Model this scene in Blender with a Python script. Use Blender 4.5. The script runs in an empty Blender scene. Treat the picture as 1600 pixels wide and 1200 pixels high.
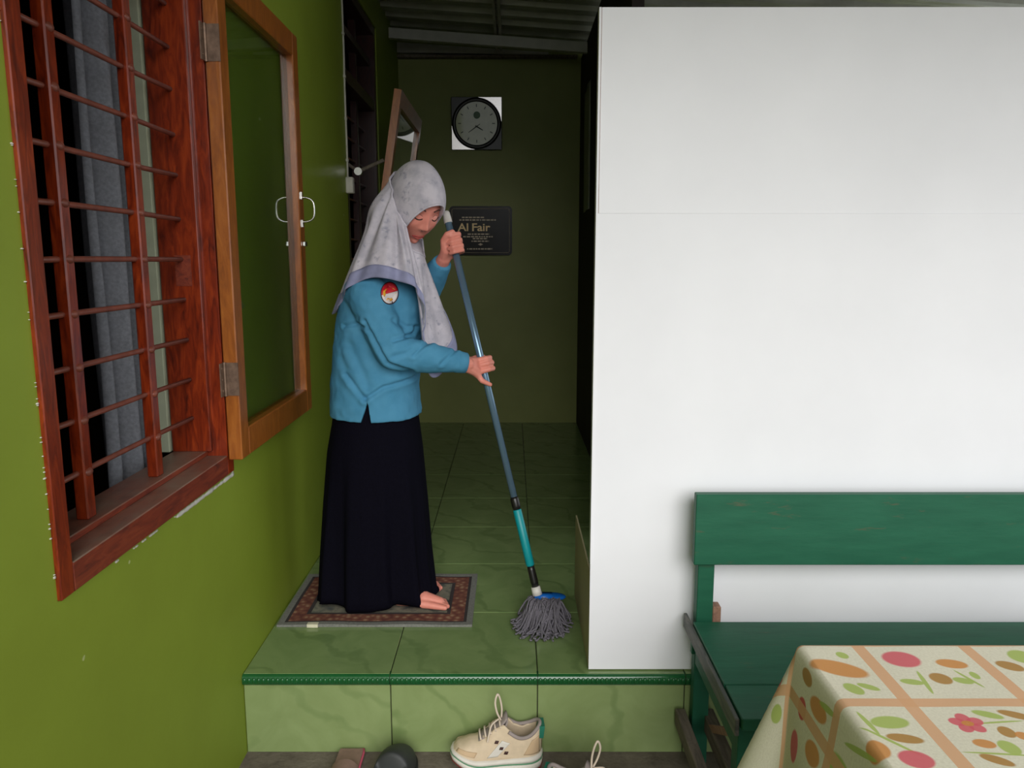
import bpy, bmesh, math, random
from mathutils import Vector, Matrix, noise
from mathutils.bvhtree import BVHTree
random.seed(7)
R = math.radians
scene = bpy.context.scene
col = scene.collection

# ------------------------------------------------------------------ camera
FPX, PITCH, CAMH = 1215.0, R(9.12), 1.2
cam_d = bpy.data.cameras.new('camera'); cam = bpy.data.objects.new('camera', cam_d); col.objects.link(cam)
cam.location = (0, 0, CAMH); cam.rotation_euler = (math.pi/2 - PITCH, 0, 0)
cam_d.sensor_width = 36; cam_d.lens = FPX/1600*36; cam_d.clip_start = .02
scene.camera = cam
# ------------------------------------------------------------------ sky and exposure
w = bpy.data.worlds.new('overcast_sky'); scene.world = w; w.use_nodes = True
bg = w.node_tree.nodes['Background']; bg.inputs['Color'].default_value = (.93, .97, 1, 1); bg.inputs['Strength'].default_value = .85
sun_d = bpy.data.lights.new('sun_behind_cloud', 'SUN'); sun = bpy.data.objects.new('sun_behind_cloud', sun_d); col.objects.link(sun)
sun_d.energy = 1.6; sun_d.angle = R(40); sun_d.color = (1, .98, .95)
sun.rotation_euler = (R(66), 0, R(10))
vs = scene.view_settings
vs.view_transform = 'Standard'; vs.look = 'None'; vs.gamma = 1; vs.use_curve_mapping = False; vs.exposure = .70

# ------------------------------------------------------------------ helpers
CP, SP = math.cos(PITCH), math.sin(PITCH)
def at(px, py, Y):
    a = (px-800)/FPX; b = (600-py)/FPX
    d = Vector((a, CP+b*SP, -SP+b*CP)); t = Y/d.y
    return Vector((d.x*t, Y, CAMH+d.z*t))
def atz(px, py, z):
    a = (px-800)/FPX; b = (600-py)/FPX
    d = Vector((a, CP+b*SP, -SP+b*CP)); t = (z-CAMH)/d.z
    return Vector((d.x*t, d.y*t, z))
def lin(c): c = c/255; return c/12.92 if c <= .04045 else ((c+.055)/1.055)**2.4
def rgb(r, g, b): return (lin(r), lin(g), lin(b), 1)

class NT:
    def __init__(s, name):
        s.m = bpy.data.materials.new(name); s.m.use_nodes = True
        s.t = s.m.node_tree; s.b = s.t.nodes['Principled BSDF']
    def n(s, typ, **k):
        x = s.t.nodes.new(typ)
        for a, v in k.items():
            if a.startswith('i_'): x.inputs[a[2:].replace('_', ' ')].default_value = v
            else: setattr(x, a, v)
        return x
    def l(s, a, b): s.t.links.new(a, b)
    def coord(s, which='Object'): return s.n('ShaderNodeTexCoord').outputs[which]
    def noise(s, scale, detail=4, vec=None, rough=.55, dist=0):
        x = s.n('ShaderNodeTexNoise'); x.inputs['Scale'].default_value = scale; x.inputs['Detail'].default_value = detail
        x.inputs['Roughness'].default_value = rough; x.inputs['Distortion'].default_value = dist
        s.l(vec if vec else s.coord(), x.inputs['Vector']); return x.outputs['Fac']
    def mapping(s, vec, loc=(0,0,0), rot=(0,0,0), scale=(1,1,1), typ='POINT'):
        x = s.n('ShaderNodeMapping', vector_type=typ)
        x.inputs['Location'].default_value = loc; x.inputs['Rotation'].default_value = rot; x.inputs['Scale'].default_value = scale
        s.l(vec, x.inputs['Vector']); return x.outputs['Vector']
    def ramp(s, fac, stops):
        x = s.n('ShaderNodeValToRGB'); e = x.color_ramp.elements
        while len(e) < len(stops): e.new(.5)
        for el, (p, c) in zip(e, stops): el.position = p; el.color = c
        s.l(fac, x.inputs['Fac']); return x.outputs['Color']
    def mix(s, fac, a, b):
        x = s.n('ShaderNodeMix', data_type='RGBA')
        for sock, v in ((x.inputs['Factor'], fac), (x.inputs[6], a), (x.inputs[7], b)):
            if hasattr(v, 'links'): s.l(v, sock)
            else: sock.default_value = v
        return x.outputs[2]
    def math(s, op, a, b=0, c=None):
        x = s.n('ShaderNodeMath', operation=op)
        for i, v in enumerate((a, b) if c is None else (a, b, c)):
            if hasattr(v, 'links'): s.l(v, x.inputs[i])
            else: x.inputs[i].default_value = v
        return x.outputs[0]
    def color(s, c):
        if hasattr(c, 'links'): s.l(c, s.b.inputs['Base Color'])
        else: s.b.inputs['Base Color'].default_value = c
    def bump(s, h, strength=.2, dist=.002):
        x = s.n('ShaderNodeBump'); x.inputs['Strength'].default_value = strength; x.inputs['Distance'].default_value = dist
        s.l(h, x.inputs['Height']); s.l(x.outputs['Normal'], s.b.inputs['Normal'])
    def set(s, rough=.5, metal=0, spec=.5, **k):
        s.b.inputs['Roughness'].default_value = rough; s.b.inputs['Metallic'].default_value = metal
        s.b.inputs['Specular IOR Level'].default_value = spec
        for a, v in k.items(): s.b.inputs[a.replace('_', ' ')].default_value = v
        return s
def scol(c, f): return (c[0]*f, c[1]*f, c[2]*f, 1)
M = {}
def plain(name, c, rough=.5, metal=0, spec=.5, var=.12, scale=20, bump=0, **k):
    t = NT(name).set(rough, metal, spec, **k)
    f = t.noise(scale); t.color(t.ramp(f, [(.3, scol(c, 1-var)), (.7, scol(c, 1+var))]))
    if bump: t.bump(t.noise(scale*3), bump)
    M[name] = t.m; return t
# painted wall
t = NT('wall_green').set(.5, 0, .3); f = t.noise(3, 5)
base = t.ramp(f, [(.3, rgb(128, 144, 44)), (.7, rgb(136, 154, 49))])
sp = t.math('GREATER_THAN', t.noise(16, 2), .775); t.color(t.mix(sp, base, rgb(172, 180, 120))); t.bump(t.noise(60, 3), .12); M['wall_green'] = t.m
t = NT('wall_green_hazed').set(.5, 0, .3); t.color(t.ramp(t.noise(3, 5), [(.3, rgb(126, 132, 74)), (.7, rgb(134, 140, 80))])); t.bump(t.noise(60), .1); M['wall_green_hazed'] = t.m  # same green wall paint, lightened and greyed so the colour carries the haze
t = NT('white_sheet').set(.42, 0, .4); base = t.ramp(t.noise(2.2, 4), [(.3, rgb(225, 225, 229)), (.7, rgb(232, 232, 236))])
sp = t.math('GREATER_THAN', t.noise(60, 1), .835); t.color(t.mix(sp, base, rgb(150, 150, 150))); t.bump(t.noise(1.6, 2), .12, .02); M['white_sheet'] = t.m
plain('cream_board', rgb(172, 160, 124), .7, var=.06, scale=6)
plain('dark_board', rgb(52, 44, 42), .75, spec=.2, var=.15, scale=5)
plain('room_shade', rgb(46, 34, 26), .8, spec=.1)  # near-black brown puts the room's shade into the wall colour
plain('paper_grey', rgb(150, 152, 142), .6, var=.05)
def wood(name, c1, c2, c3, rough=.3, axis=(8, 1, 1), coat=.3):
    t = NT(name).set(rough, 0, .5, Coat_Weight=coat, Coat_Roughness=.15)
    v = t.mapping(t.coord(), scale=axis); f = t.noise(9, 6, v, .65, 1.2)
    base = t.ramp(f, [(.28, c1), (.5, c2), (.75, c3)]); t.color(base); t.bump(f, .15); M[name] = t.m; return t
wood('wood_red', rgb(66, 18, 8), rgb(122, 40, 14), rgb(158, 62, 22), .28, (6, 6, 1))
t = wood('wood_red_sill', rgb(66, 18, 8), rgb(118, 42, 18), rgb(140, 62, 30), .5, (6, 1, 6), .1)
geo = t.n('ShaderNodeNewGeometry'); sx_ = t.n('ShaderNodeSeparateXYZ'); t.l(geo.outputs['Normal'], sx_.inputs[0])   # dust lies on the top
dust = t.math('MULTIPLY', t.math('GREATER_THAN', sx_.outputs['Z'], .7), t.ramp(t.noise(9, 5), [(.3, (.25, .25, .25, 1)), (.7, (.95, .95, .95, 1))]))
old = t.b.inputs['Base Color'].links[0].from_socket; t.color(t.mix(dust, old, rgb(128, 108, 92)))
wood('wood_orange', rgb(122, 66, 22), rgb(150, 84, 28), rgb(172, 104, 40), .32, (5, 5, 1))
wood('wood_dark', rgb(34, 12, 10), rgb(52, 18, 14), rgb(64, 26, 18), .4, (6, 6, 1))
wood('wood_bare', rgb(70, 62, 54), rgb(104, 94, 82), rgb(126, 114, 100), .8, (6, 1, 6), 0)
wood('wood_brown', rgb(110, 80, 64), rgb(140, 104, 86), rgb(160, 122, 100), .7, (6, 1, 6), 0)
plain('iron_rod', rgb(120, 62, 46), .42, var=.25, scale=30)
plain('hinge_steel', rgb(120, 98, 82), .5, .6, var=.3, scale=60)
plain('chrome', rgb(210, 210, 205), .2, 1, var=.03)
plain('plaster_white', rgb(196, 192, 180), .8, var=.1, bump=.3)
plain('pale_plaster', rgb(170, 176, 150), .8, var=.06)
t = NT('glass_pane').set(.02, 0, .5); t.b.inputs['Transmission Weight'].default_value = 1; t.b.inputs['IOR'].default_value = 1.45; t.color(rgb(225, 235, 225)); M['glass_pane'] = t.m
t = NT('curtain_cloth').set(.85, 0, .1); t.color(t.ramp(t.noise(120, 2), [(.3, rgb(112, 114, 120)), (.7, rgb(130, 132, 138))])); t.b.inputs['Subsurface Weight'].default_value = 0; M['curtain_cloth'] = t.m
# floor tiles: green marble
def marble(name, a, b, v, rough, spec=.5):
    t = NT(name).set(rough, 0, spec)
    oi = t.n('ShaderNodeObjectInfo'); add = t.n('ShaderNodeVectorMath', operation='MULTIPLY_ADD')
    t.l(oi.outputs['Random'], add.inputs[0]); add.inputs[1].default_value = (9, 7, 5); t.l(t.coord(), add.inputs[2])
    vec = add.outputs[0]
    base = t.ramp(t.noise(7, 6, vec, .6, .8), [(.3, a), (.7, b)])
    wv = t.n('ShaderNodeTexWave', bands_direction='DIAGONAL'); wv.inputs['Scale'].default_value = 2.2; wv.inputs['Distortion'].default_value = 9; wv.inputs['Detail'].default_value = 4; wv.inputs['Detail Scale'].default_value = 1.4
    t.l(vec, wv.inputs['Vector']); k = t.ramp(wv.outputs['Fac'], [(.0, (1, 1, 1, 1)), (.10, (0, 0, 0, 1))])
    kk = t.math('MULTIPLY', k, t.math('MULTIPLY', t.noise(5, 2, vec), .7)); t.color(t.mix(kk, base, v)); M[name] = t.m
marble('tile_green', rgb(112, 134, 84), rgb(128, 148, 96), rgb(80, 104, 60), .16)
marble('tile_riser', rgb(122, 138, 88), rgb(134, 150, 100), rgb(92, 114, 66), .25)
plain('grout', rgb(58, 56, 40), .9)
plain('nosing_green', rgb(28, 84, 44), .14, var=.1)
t = NT('concrete').set(.9, 0, .2); f = t.noise(14, 8, None, .7); t.color(t.ramp(f, [(.25, rgb(86, 78, 70)), (.75, rgb(132, 122, 110))])); t.bump(t.noise(90, 4), .5, .004); M['concrete'] = t.m
wood('bearer_grey', rgb(52, 58, 54), rgb(78, 80, 76), rgb(112, 106, 100), .6, (6, 1, 6), .1)
plain('galvanised', rgb(170, 170, 160), .42, .25, var=.12, scale=12)
plain('galvanised_sheet', rgb(150, 152, 138), .4, .3, var=.2, scale=6)
# bench paint
t = NT('bench_green').set(.5, 0, .3); v = t.mapping(t.coord(), scale=(1, 5, 5))
base = t.ramp(t.noise(6, 4, v), [(.3, rgb(24, 82, 60)), (.7, rgb(32, 92, 68))])
worn = t.math('MULTIPLY', t.ramp(t.noise(9, 5, v, .7), [(.62, (0, 0, 0, 1)), (.72, (1, 1, 1, 1))]), .55)
t.color(t.mix(worn, base, rgb(92, 84, 64))); t.bump(t.noise(20, 5, v), .2); M['bench_green'] = t.m

def tag(o, label=None, cat=None, group=None, kind=None):
    if label: o['label'] = label
    if cat: o['category'] = cat
    if group: o['group'] = group
    if kind: o['kind'] = kind
    return o
def wloc(o):
    v = Vector((0, 0, 0))
    while o: v = v + o.location; o = o.parent
    return v
def link(name, me, mat, parent=None, smooth=False, world=True):
    o = bpy.data.objects.new(name, me); col.objects.link(o)
    if mat and not me.materials: me.materials.append(M[mat] if isinstance(mat, str) else mat)
    if parent:
        o.parent = parent
        if world: me.transform(Matrix.Translation(-wloc(parent)))
    if smooth: me.shade_smooth()
    return o
def empty(name, loc=(0, 0, 0)):
    o = bpy.data.objects.new(name, None); o.location = loc; o.empty_display_size = .1; col.objects.link(o); return o
class MB:
    def __init__(s): s.v = []; s.f = []
    def add(s, vs, fs):
        k = len(s.v); s.v += [tuple(x) for x in vs]; s.f += [tuple(i+k for i in f) for f in fs]; return s
    def box(s, x0, x1, y0, y1, z0, z1, bev=0):
        if bev == 0:
            vs = [(x, y, z) for z in (z0, z1) for y in (y0, y1) for x in (x0, x1)]
            return s.add(vs, [(0, 2, 3, 1), (4, 5, 7, 6), (0, 1, 5, 4), (2, 6, 7, 3), (0, 4, 6, 2), (1, 3, 7, 5)])
        bm = bmesh.new(); bmesh.ops.create_cube(bm, size=1)
        for v in bm.verts: v.co = Vector(((x0+x1)/2+v.co.x*(x1-x0), (y0+y1)/2+v.co.y*(y1-y0), (z0+z1)/2+v.co.z*(z1-z0)))
        bmesh.ops.bevel(bm, geom=bm.edges[:], offset=bev, segments=1, affect='EDGES')
        bm.verts.index_update(); s.add([v.co for v in bm.verts], [[v.index for v in f.verts] for f in bm.faces]); bm.free(); return s
    def tube(s, pts, rad, n=10, caps=True, flat=None):
        pts = [Vector(p) for p in pts]; N = len(pts)
        if not hasattr(rad, '__len__'): rad = [rad]*N
        tang = [(pts[min(i+1, N-1)]-pts[max(i-1, 0)]).normalized() for i in range(N)]
        up = Vector((0, 0, 1)) if abs(tang[0].z) < .9 else Vector((0, 1, 0))
        u = (up-tang[0]*up.dot(tang[0])).normalized(); vs = []
        for i in range(N):
            u = (u-tang[i]*u.dot(tang[i])).normalized(); w_ = tang[i].cross(u)
            for k in range(n):
                a = 2*math.pi*k/n; ru = rad[i]*(flat if flat else 1)
                vs.append(pts[i]+u*math.cos(a)*ru+w_*math.sin(a)*rad[i])
        fs = [(i*n+k, i*n+(k+1) % n, (i+1)*n+(k+1) % n, (i+1)*n+k) for i in range(N-1) for k in range(n)]
        if caps: fs += [tuple(range(n))[::-1], tuple((N-1)*n+k for k in range(n))]
        return s.add(vs, fs)
    def ball(s, c, r, n=12, m=8, mat=None):
        c = Vector(c); r = r if hasattr(r, '__len__') else (r, r, r); vs = []
        for i in range(1, m):
            for k in range(n):
                th = math.pi*i/m; a = 2*math.pi*k/n
                p = Vector((r[0]*math.sin(th)*math.cos(a), r[1]*math.sin(th)*math.sin(a), r[2]*math.cos(th)))
                vs.append(c+(mat @ p if mat else p))
        top = Vector((0, 0, r[2])); T = len(vs); vs += [c+(mat @ top if mat else top), c-(mat @ top if mat else top)]
        fs = [(i*n+k, (i+1)*n+k, (i+1)*n+(k+1) % n, i*n+(k+1) % n) for i in range(m-2) for k in range(n)]
        fs += [(T, k, (k+1) % n) for k in range(n)] + [(T+1, (m-2)*n+(k+1) % n, (m-2)*n+k) for k in range(n)]
        return s.add(vs, fs)
    def limb(s, pts, rad, n=14, end=True):        # capsule chain: closed tube with round joints, meant for a voxel union
        pts = [Vector(p) for p in pts]
        for i in range(len(pts)-1): s.tube([pts[i], pts[i+1]], [rad[i], rad[i+1]], n)
        for p, r in list(zip(pts, rad))[:None if end else -1]: s.ball(p, r, n, 8)
        return s
    def grid(s, rows, closed=False, caps=False):
        n = len(rows[0]); vs = [p for r_ in rows for p in r_]; fs = []
        for i in range(len(rows)-1):
            for k in range(n if closed else n-1): fs.append((i*n+k, i*n+(k+1) % n, (i+1)*n+(k+1) % n, (i+1)*n+k))
        if caps: fs += [tuple(range(n))[::-1], tuple((len(rows)-1)*n+k for k in range(n))]
        return s.add(vs, fs)
    def prism(s, pts, d):               # polygon extruded along vector d
        d = Vector(d); n = len(pts); vs = [Vector(p) for p in pts]+[Vector(p)+d for p in pts]
        return s.add(vs, [tuple(range(n))[::-1], tuple(range(n, 2*n))]+[(i, (i+1) % n, n+(i+1) % n, n+i) for i in range(n)])
    def mesh(s, name='m', fix=True):
        me = bpy.data.meshes.new(name); me.from_pydata(s.v, [], s.f)
        if fix:
            bm = bmesh.new(); bm.from_mesh(me); bmesh.ops.recalc_face_normals(bm, faces=bm.faces); bm.to_mesh(me); bm.free()
        return me
    def build(s, name, mat, parent=None, smooth=False, world=True): return link(name, s.mesh(name), mat, parent, smooth, world)
def bx(name, mat, parent, x0, x1, y0, y1, z0, z1, bev=.002): return MB().box(x0, x1, y0, y1, z0, z1, bev).build(name, mat, parent)
def applied(me, mods):                  # run modifiers on a mesh and return the result
    o = bpy.data.objects.new('tmp', me); col.objects.link(o)
    for typ, kw in mods:
        m = o.modifiers.new('m', typ)
        for k, v in kw.items(): setattr(m, k, v)
    dg = bpy.context.evaluated_depsgraph_get(); dg.update()
    r_ = bpy.data.meshes.new_from_object(o.evaluated_get(dg)); bpy.data.objects.remove(o); return r_
def catmull(pts, n, closed=False):
    pts = [Vector(p) for p in pts]; N = len(pts); out = []
    segs = N if closed else N-1
    for i in range(segs):
        g = lambda j: pts[j % N] if closed else pts[max(0, min(N-1, j))]
        p0, p1, p2, p3 = g(i-1), g(i), g(i+1), g(i+2)
        for k in range(n):
            t_ = k/n; out.append(.5*((2*p1)+(p2-p0)*t_+(2*p0-5*p1+4*p2-p3)*t_*t_+(3*p1-p0-3*p2+p3)*t_**3))
    if not closed: out.append(pts[-1])
    return out
def sm(a, b, x): x = max(0, min(1, (x-a)/(b-a))); return x*x*(3-2*x)

# ================================================================== THE SETTING
WX, EDGE, BACK, GZ = -.79, 2.119, 5.67, -.253
RX = .478                                # right wall of the passage
# ground
g = MB().box(-9, 14, -14, EDGE+.02, GZ-.05, GZ).build('ground', 'concrete'); tag(g, 'grey cement ground in front of the green step', 'ground', kind='structure')
# raised tiled floor
fl = MB().box(WX, 3.2, EDGE+.008, BACK, GZ-.02, -.008).build('floor', 'grout'); tag(fl, 'raised floor of glossy green marbled tiles with dark joints', 'floor', kind='structure')
P = .4325; xs = [WX, -.3575, .075, .5075, .94, 1.3725]; ys = [EDGE-.004, 2.517]+[2.517+P*k for k in range(1, 8)]+[BACK]
tm = {}
def tile(mat, sx, sy, sz, axis):
    k = (mat, round(sx, 3), round(sy, 3), round(sz, 3))
    if k not in tm: tm[k] = MB().box(-sx/2, sx/2, -sy/2, sy/2, -sz/2, sz/2, .0015).mesh('tile'); tm[k].materials.append(M[mat])
    return tm[k]
G = .0028
for i in range(5):
    for j in range(len(ys)-1):
        if i > 2 and j > 0: continue
        sx, sy = xs[i+1]-xs[i]-G, ys[j+1]-ys[j]-G
        o = bpy.data.objects.new('tile', tile('tile_green', sx, sy, .012, 'z')); col.objects.link(o); o.parent = fl
        o.location = ((xs[i]+xs[i+1])/2, (ys[j]+ys[j+1])/2, -.006)
    o = bpy.data.objects.new('riser_tile', tile('tile_riser', xs[i+1]-xs[i]-G, .012, .215, 'y')); col.objects.link(o); o.parent = fl
    o.location = ((xs[i]+xs[i+1])/2, EDGE+.004, GZ+.108)
    nb = MB(); x0, x1 = xs[i]+.001, xs[i+1]-.001
    prof = [(.012, 0), (-.006, -.001), (-.012, -.006), (-.014, -.016), (-.012, -.028), (-.006, -.034), (.012, -.035)]
    nb.grid([[(x, EDGE+a, b) for a, b in prof] for x in (x0, x1)])
    n_ = int((x1-x0)/.0135)
    for q in range(n_):
        cx = x0+(q+.5)*(x1-x0)/n_
        nb.ball((cx, EDGE-.0125, -.016), (.0062, .005, .0085), 8, 6)
    nb.build('nosing', 'nosing_green', fl, True)
# left wall with two window openings
W1 = (1.275, 2.125, .612, 1.985); W2 = (3.84, 4.78, .612, 2.52); WT = .15; ZT = 2.76
wl = MB()
for y0, y1, z0, z1 in ((-1.6, W1[0], GZ, ZT), (W1[1], W2[0], GZ, ZT), (W2[1], BACK+.12, GZ, ZT), (W1[0], W1[1], GZ, W1[2]), (W1[0], W1[1], W1[3], ZT), (W2[0], W2[1], GZ, W2[2]), (W2[0], W2[1], W2[3], ZT)):
    wl.box(WX-WT, WX, y0, y1, z0, z1)
wl = wl.build('wall_left', 'wall_green'); tag(wl, 'bright green painted house wall with windows', 'wall', kind='structure')
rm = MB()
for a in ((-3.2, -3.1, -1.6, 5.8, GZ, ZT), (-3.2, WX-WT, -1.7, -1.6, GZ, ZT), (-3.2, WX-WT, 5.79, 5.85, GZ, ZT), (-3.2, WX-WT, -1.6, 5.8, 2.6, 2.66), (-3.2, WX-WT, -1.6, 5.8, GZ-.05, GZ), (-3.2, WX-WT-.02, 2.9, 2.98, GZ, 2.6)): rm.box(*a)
rm = rm.build('wall_interior', 'room_shade'); tag(rm, 'walls of the room behind the windows, coloured dark as shade', 'wall', kind='structure')
# back wall and right wall
wb = MB().prism([(WX, BACK, GZ), (3.2, BACK, GZ), (3.2, BACK, 2.70-.07*3.99-.004), (WX, BACK, 2.696)], (0, .12, 0)).build('wall_back', 'wall_green_hazed'); tag(wb, 'dim green wall at the end of the passage', 'wall', kind='structure')
wr = MB().box(RX, RX+.05, 3.3, BACK, 0, 2.57).build('wall_right', 'dark_board'); tag(wr, 'dark board wall along the right of the passage', 'wall', kind='structure')
# white partition
PY = 2.135
pt = empty('wall_partition', (.225, PY, 0)); tag(pt, 'tall white board partition behind the green bench', 'partition', kind='structure')
def sheet(name, x0, x1, z0, z1, amp=.0):
    rows = []
    nx, nz = 40, 10
    for j in range(nz+1):
        z = z0+(z1-z0)*j/nz
        rows.append([(x0+(x1-x0)*i/nx, PY+amp*math.sin(i/nx*5+j*.3)*.5, z) for i in range(nx+1)])
    me = applied(MB().grid(rows).mesh(name), [('SOLIDIFY', dict(thickness=.006, offset=1))])
    return link(name, me, 'white_sheet', pt)
sheet('upper_panel', .233, 3.0, 1.3218, 1.842, .0016); sheet('lower_panel', .226, 3.0, .004, 1.3215, .0015)
o = MB()
for z0, z1 in ((.33, 1.842),): o.box(.2255, .2315, PY-.001, PY+.03, z0, z1)
o.build('edge_strip', 'white_sheet', pt)
bx('edge_gap', 'wood_brown', pt, .2312, .2335, PY+.001, PY+.028, .33, 1.84, 0)
for x in (.232, 1.1, 2.0, 2.9): bx('stud', 'wood_bare', pt, x, x+.045, PY+.012, PY+.05, .0, 1.83)
bx('low_side_board', 'cream_board', pt, .2265, .2315, PY+.006, 2.66, 0, .30, .0005)
bx('top_rail', 'wood_bare', pt, .24, 3.0, PY+.012, PY+.05, 1.795, 1.832)
# roof
def rz(x): return 2.70-.07*(x+.79)
rows = []
Y0, Y1 = -.4, BACK+.12; n_ = 420
for i in range(n_+1):
    y = Y0+(Y1-Y0)*i/n_; ph = ((y-.03) % .19)/.19
    h = .0 if ph < .42 else (.034*sm(.42, .52, ph) if ph < .72 else .034*(1-sm(.88, .98, ph)))
    h += .004*sm(.18, .21, ph)*(1-sm(.24, .27, ph))
    rows.append([(x, y, rz(x)+h) for x in (-.945, .2, 1.6, 3.25)])
ce = link('ceiling', applied(MB().grid(rows).mesh('ceiling'), [('SOLIDIFY', dict(thickness=.002))]), 'galvanised_sheet'); tag(ce, 'corrugated zinc sheet roof on light steel beams', 'roof', kind='structure')
def beam(y, z0, z1, dx=.07, x0=-.78, x1=3.2, w_=.045):
    m = MB(); q = lambda x, y_, z: (x, y_, z-dx*(x+.72))
    prof = [(0, z0), (0, z1), (w_, z1), (w_, z1-.012), (w_-.003, z1-.012), (w_-.003, z1-.003), (.003, z1-.003), (.003, z0+.003), (w_-.003, z0+.003), (w_-.003, z0+.012), (w_, z0+.012), (w_, z0)]
    m.grid([[q(x, y+a, b) for a, b in prof] for x in (x0, x1)], True, True); return m.build('beam', 'galvanised', ce)
beam(5.2, 2.578, 2.64); beam(3.6, 2.60, 2.66); beam(1.9, 2.60, 2.66); beam(.3, 2.60, 2.66)
MB().prism([(-.788, 5.62, 2.60), (.25, 5.62, 2.583), (.25, 5.62, 2.60), (-.788, 5.62, 2.665)], (0, .048, 0)).build('wall_plate', 'galvanised', ce)
bx('wall_plate', 'wood_bare', ce, -.788, .45, 5.61, 5.668, 2.565, 2.582)
for x in (-.105, -.075):
    MB().box(x-.008, x+.008, -.85, 5.6, rz(x)-.045, rz(x)-.004).build('rafter', 'galvanised', ce)

# ---------------------------------------------------------------- window 1
w1 = empty('window_1', (WX, 1.7, .612)); tag(w1, 'red-brown wooden window with iron rods and open sash beside it', 'window', kind='structure')
y0, y1, z0, z1 = W1
X0, X1 = WX-.135, WX+.008
bx('jamb', 'wood_red', w1, X0, X1, y0, y0+.042, z0, z1); bx('jamb', 'wood_red', w1, X0, X1, y1-.045, y1, z0, z1)
bx('head', 'wood_red', w1, X0, X1, y0+.042, y1-.045, z1-.05, z1)
bx('sill', 'wood_red_sill', w1, X0, X1, y0+.042, y1-.045, z0, z0+.055)
bx('sill_step', 'wood_red_sill', w1, X0, WX-.045, y0+.042, y1-.045, z0+.055, z0+.07)
bx('rebate', 'wood_red', w1, X0, WX-.03, y1-.062, y1-.045, z0+.07, z1-.05)
bx('rebate_groove', 'wood_red_sill', w1, WX-.0935, WX-.052, y1-.0635, y1-.0615, 1.13, 1.21, 0)
for yc in (1.515, 1.825): bx('upright_bar', 'wood_red', w1, -.876, -.850, yc-.016, yc+.016, z0+.07, z1-.05, .003)
for k in range(-4, 7):
    z = 1.2+k*.1055; m = MB()
    m.tube([(-.866, y0+.02, z+random.uniform(-.004, .004)), (-.866, 1.515, z), (-.866, 1.835, z), (-.866, y1-.055, z+random.uniform(-.004, .004))], .0062, 8)
    for yc in (1.515, 1.825): m.ball((-.8515, yc, z), (.007, .014, .009), 8, 6)
    m.build('rod', 'iron_rod', w1, True)
# crumbling plaster along the frame
m = MB()
def crumb(m, p, q, n, s):
    for i in range(n):
        t_ = random.random(); c = Vector(p).lerp(Vector(q), t_); r_ = s*random.uniform(.4, 1)
        m.ball(c, (.003, r_*random.uniform(1, 2.2), r_*.55), 6, 4)
crumb(m, (WX, y1-.36, z0-.011), (WX, y1+.004, z0-.013), 70, .013); crumb(m, (WX, y0+.2, z0-.008), (WX, y1-.3, z0-.008), 18, .006)
crumb(m, (WX, y1+.004, z0-.01), (WX, y1+.004, z0+.03), 10, .008)
crumb(m, (WX, y0-.003, z0+.02), (WX, y0-.003, z1), 40, .0035)
m.build('plaster_edge', 'plaster_white', w1, True)
# casement folded back against the wall
cs = empty('casement', (.0, .4, .05)); cs.parent = w1; cs['label'] = 'orange-brown glazed sash swung open against the green wall'
ca, cb, za, zb, xa, xb = 2.076, 2.83, .655, 1.955, WX+.012, WX+.05
bx('stile', 'wood_orange', cs, xa, xb, ca, ca+.062, za, zb, .003); bx('stile', 'wood_orange', cs, xa, xb, cb-.062, cb, za, zb, .003)
bx('rail', 'wood_orange', cs, xa, xb, ca+.062, cb-.062, za, za+.08, .003); bx('rail', 'wood_orange', cs, xa, xb, ca+.062, cb-.062, zb-.075, zb, .003)
bx('pane', 'glass_pane', cs, xa+.012, xa+.016, ca+.058, cb-.058, za+.075, zb-.07, 0)
for z in (.98-.10, 1.74):
    h = MB().box(WX+.0115, WX+.0145, ca-.028, ca-.004, z-.045, z+.045); h.box(xb-.0295, xb+.002, ca-.0025, ca+.0005, z-.045, z+.045); h.tube([(WX+.016, ca-.003, z-.046), (WX+.016, ca-.003, z+.046)], .005, 8)
    for q in (-.03, 0, .03): h.ball((WX+.0145, ca-.018, z+q), (.002, .004, .004), 6, 4)
    h.build('hinge', 'hinge_steel', cs)
hz = 1.372; yh = cb-.03; xo = xb
MB().tube(catmull([(xo, yh, hz-.042), (xo+.022, yh, hz-.04), (xo+.040, yh, hz-.028), (xo+.044, yh, hz), (xo+.040, yh, hz+.028), (xo+.022, yh, hz+.04), (xo, yh, hz+.042)], 5), .0032, 8).build('handle', 'chrome', cs, True)
h = MB()
for q in (-.048, .048): h.box(xo, xo+.004, yh-.007, yh+.007, hz+q-.012, hz+q+.012)
h.build('handle_plate', 'chrome', cs); bx('latch', 'chrome', cs, xo, xo+.012, yh-.012, yh+.012, 1.245, 1.262)
# pale inner reveal and curtain
bx('inner_reveal', 'pale_plaster', w1, WX-WT-.02, WX-WT+.012, y1-.072, y1-.046, z0+.07, z1-.05)
cu = MB(); rows = []
for j in range(21):
    z = .56+(1.95-.56)*j/20; r_ = []
    for i in range(61):
        s_ = i/60; sq = 1+.06*math.sin(j*.25)
        r_.append((-1.005+.034*math.sin(s_*5*math.pi*sq+.4)+.008*math.sin(s_*31+j*.1), 1.845+.285*s_+.006*math.sin(j*.4+s_*5), z))
    rows.append(r_)
cu = link('curtain', applied(cu.grid(rows).mesh('curtain'), [('SOLIDIFY', dict(thickness=.002))]), 'curtain_cloth', None, True)
tag(cu, 'grey curtain gathered behind the barred red-brown window', 'curtain')
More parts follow.
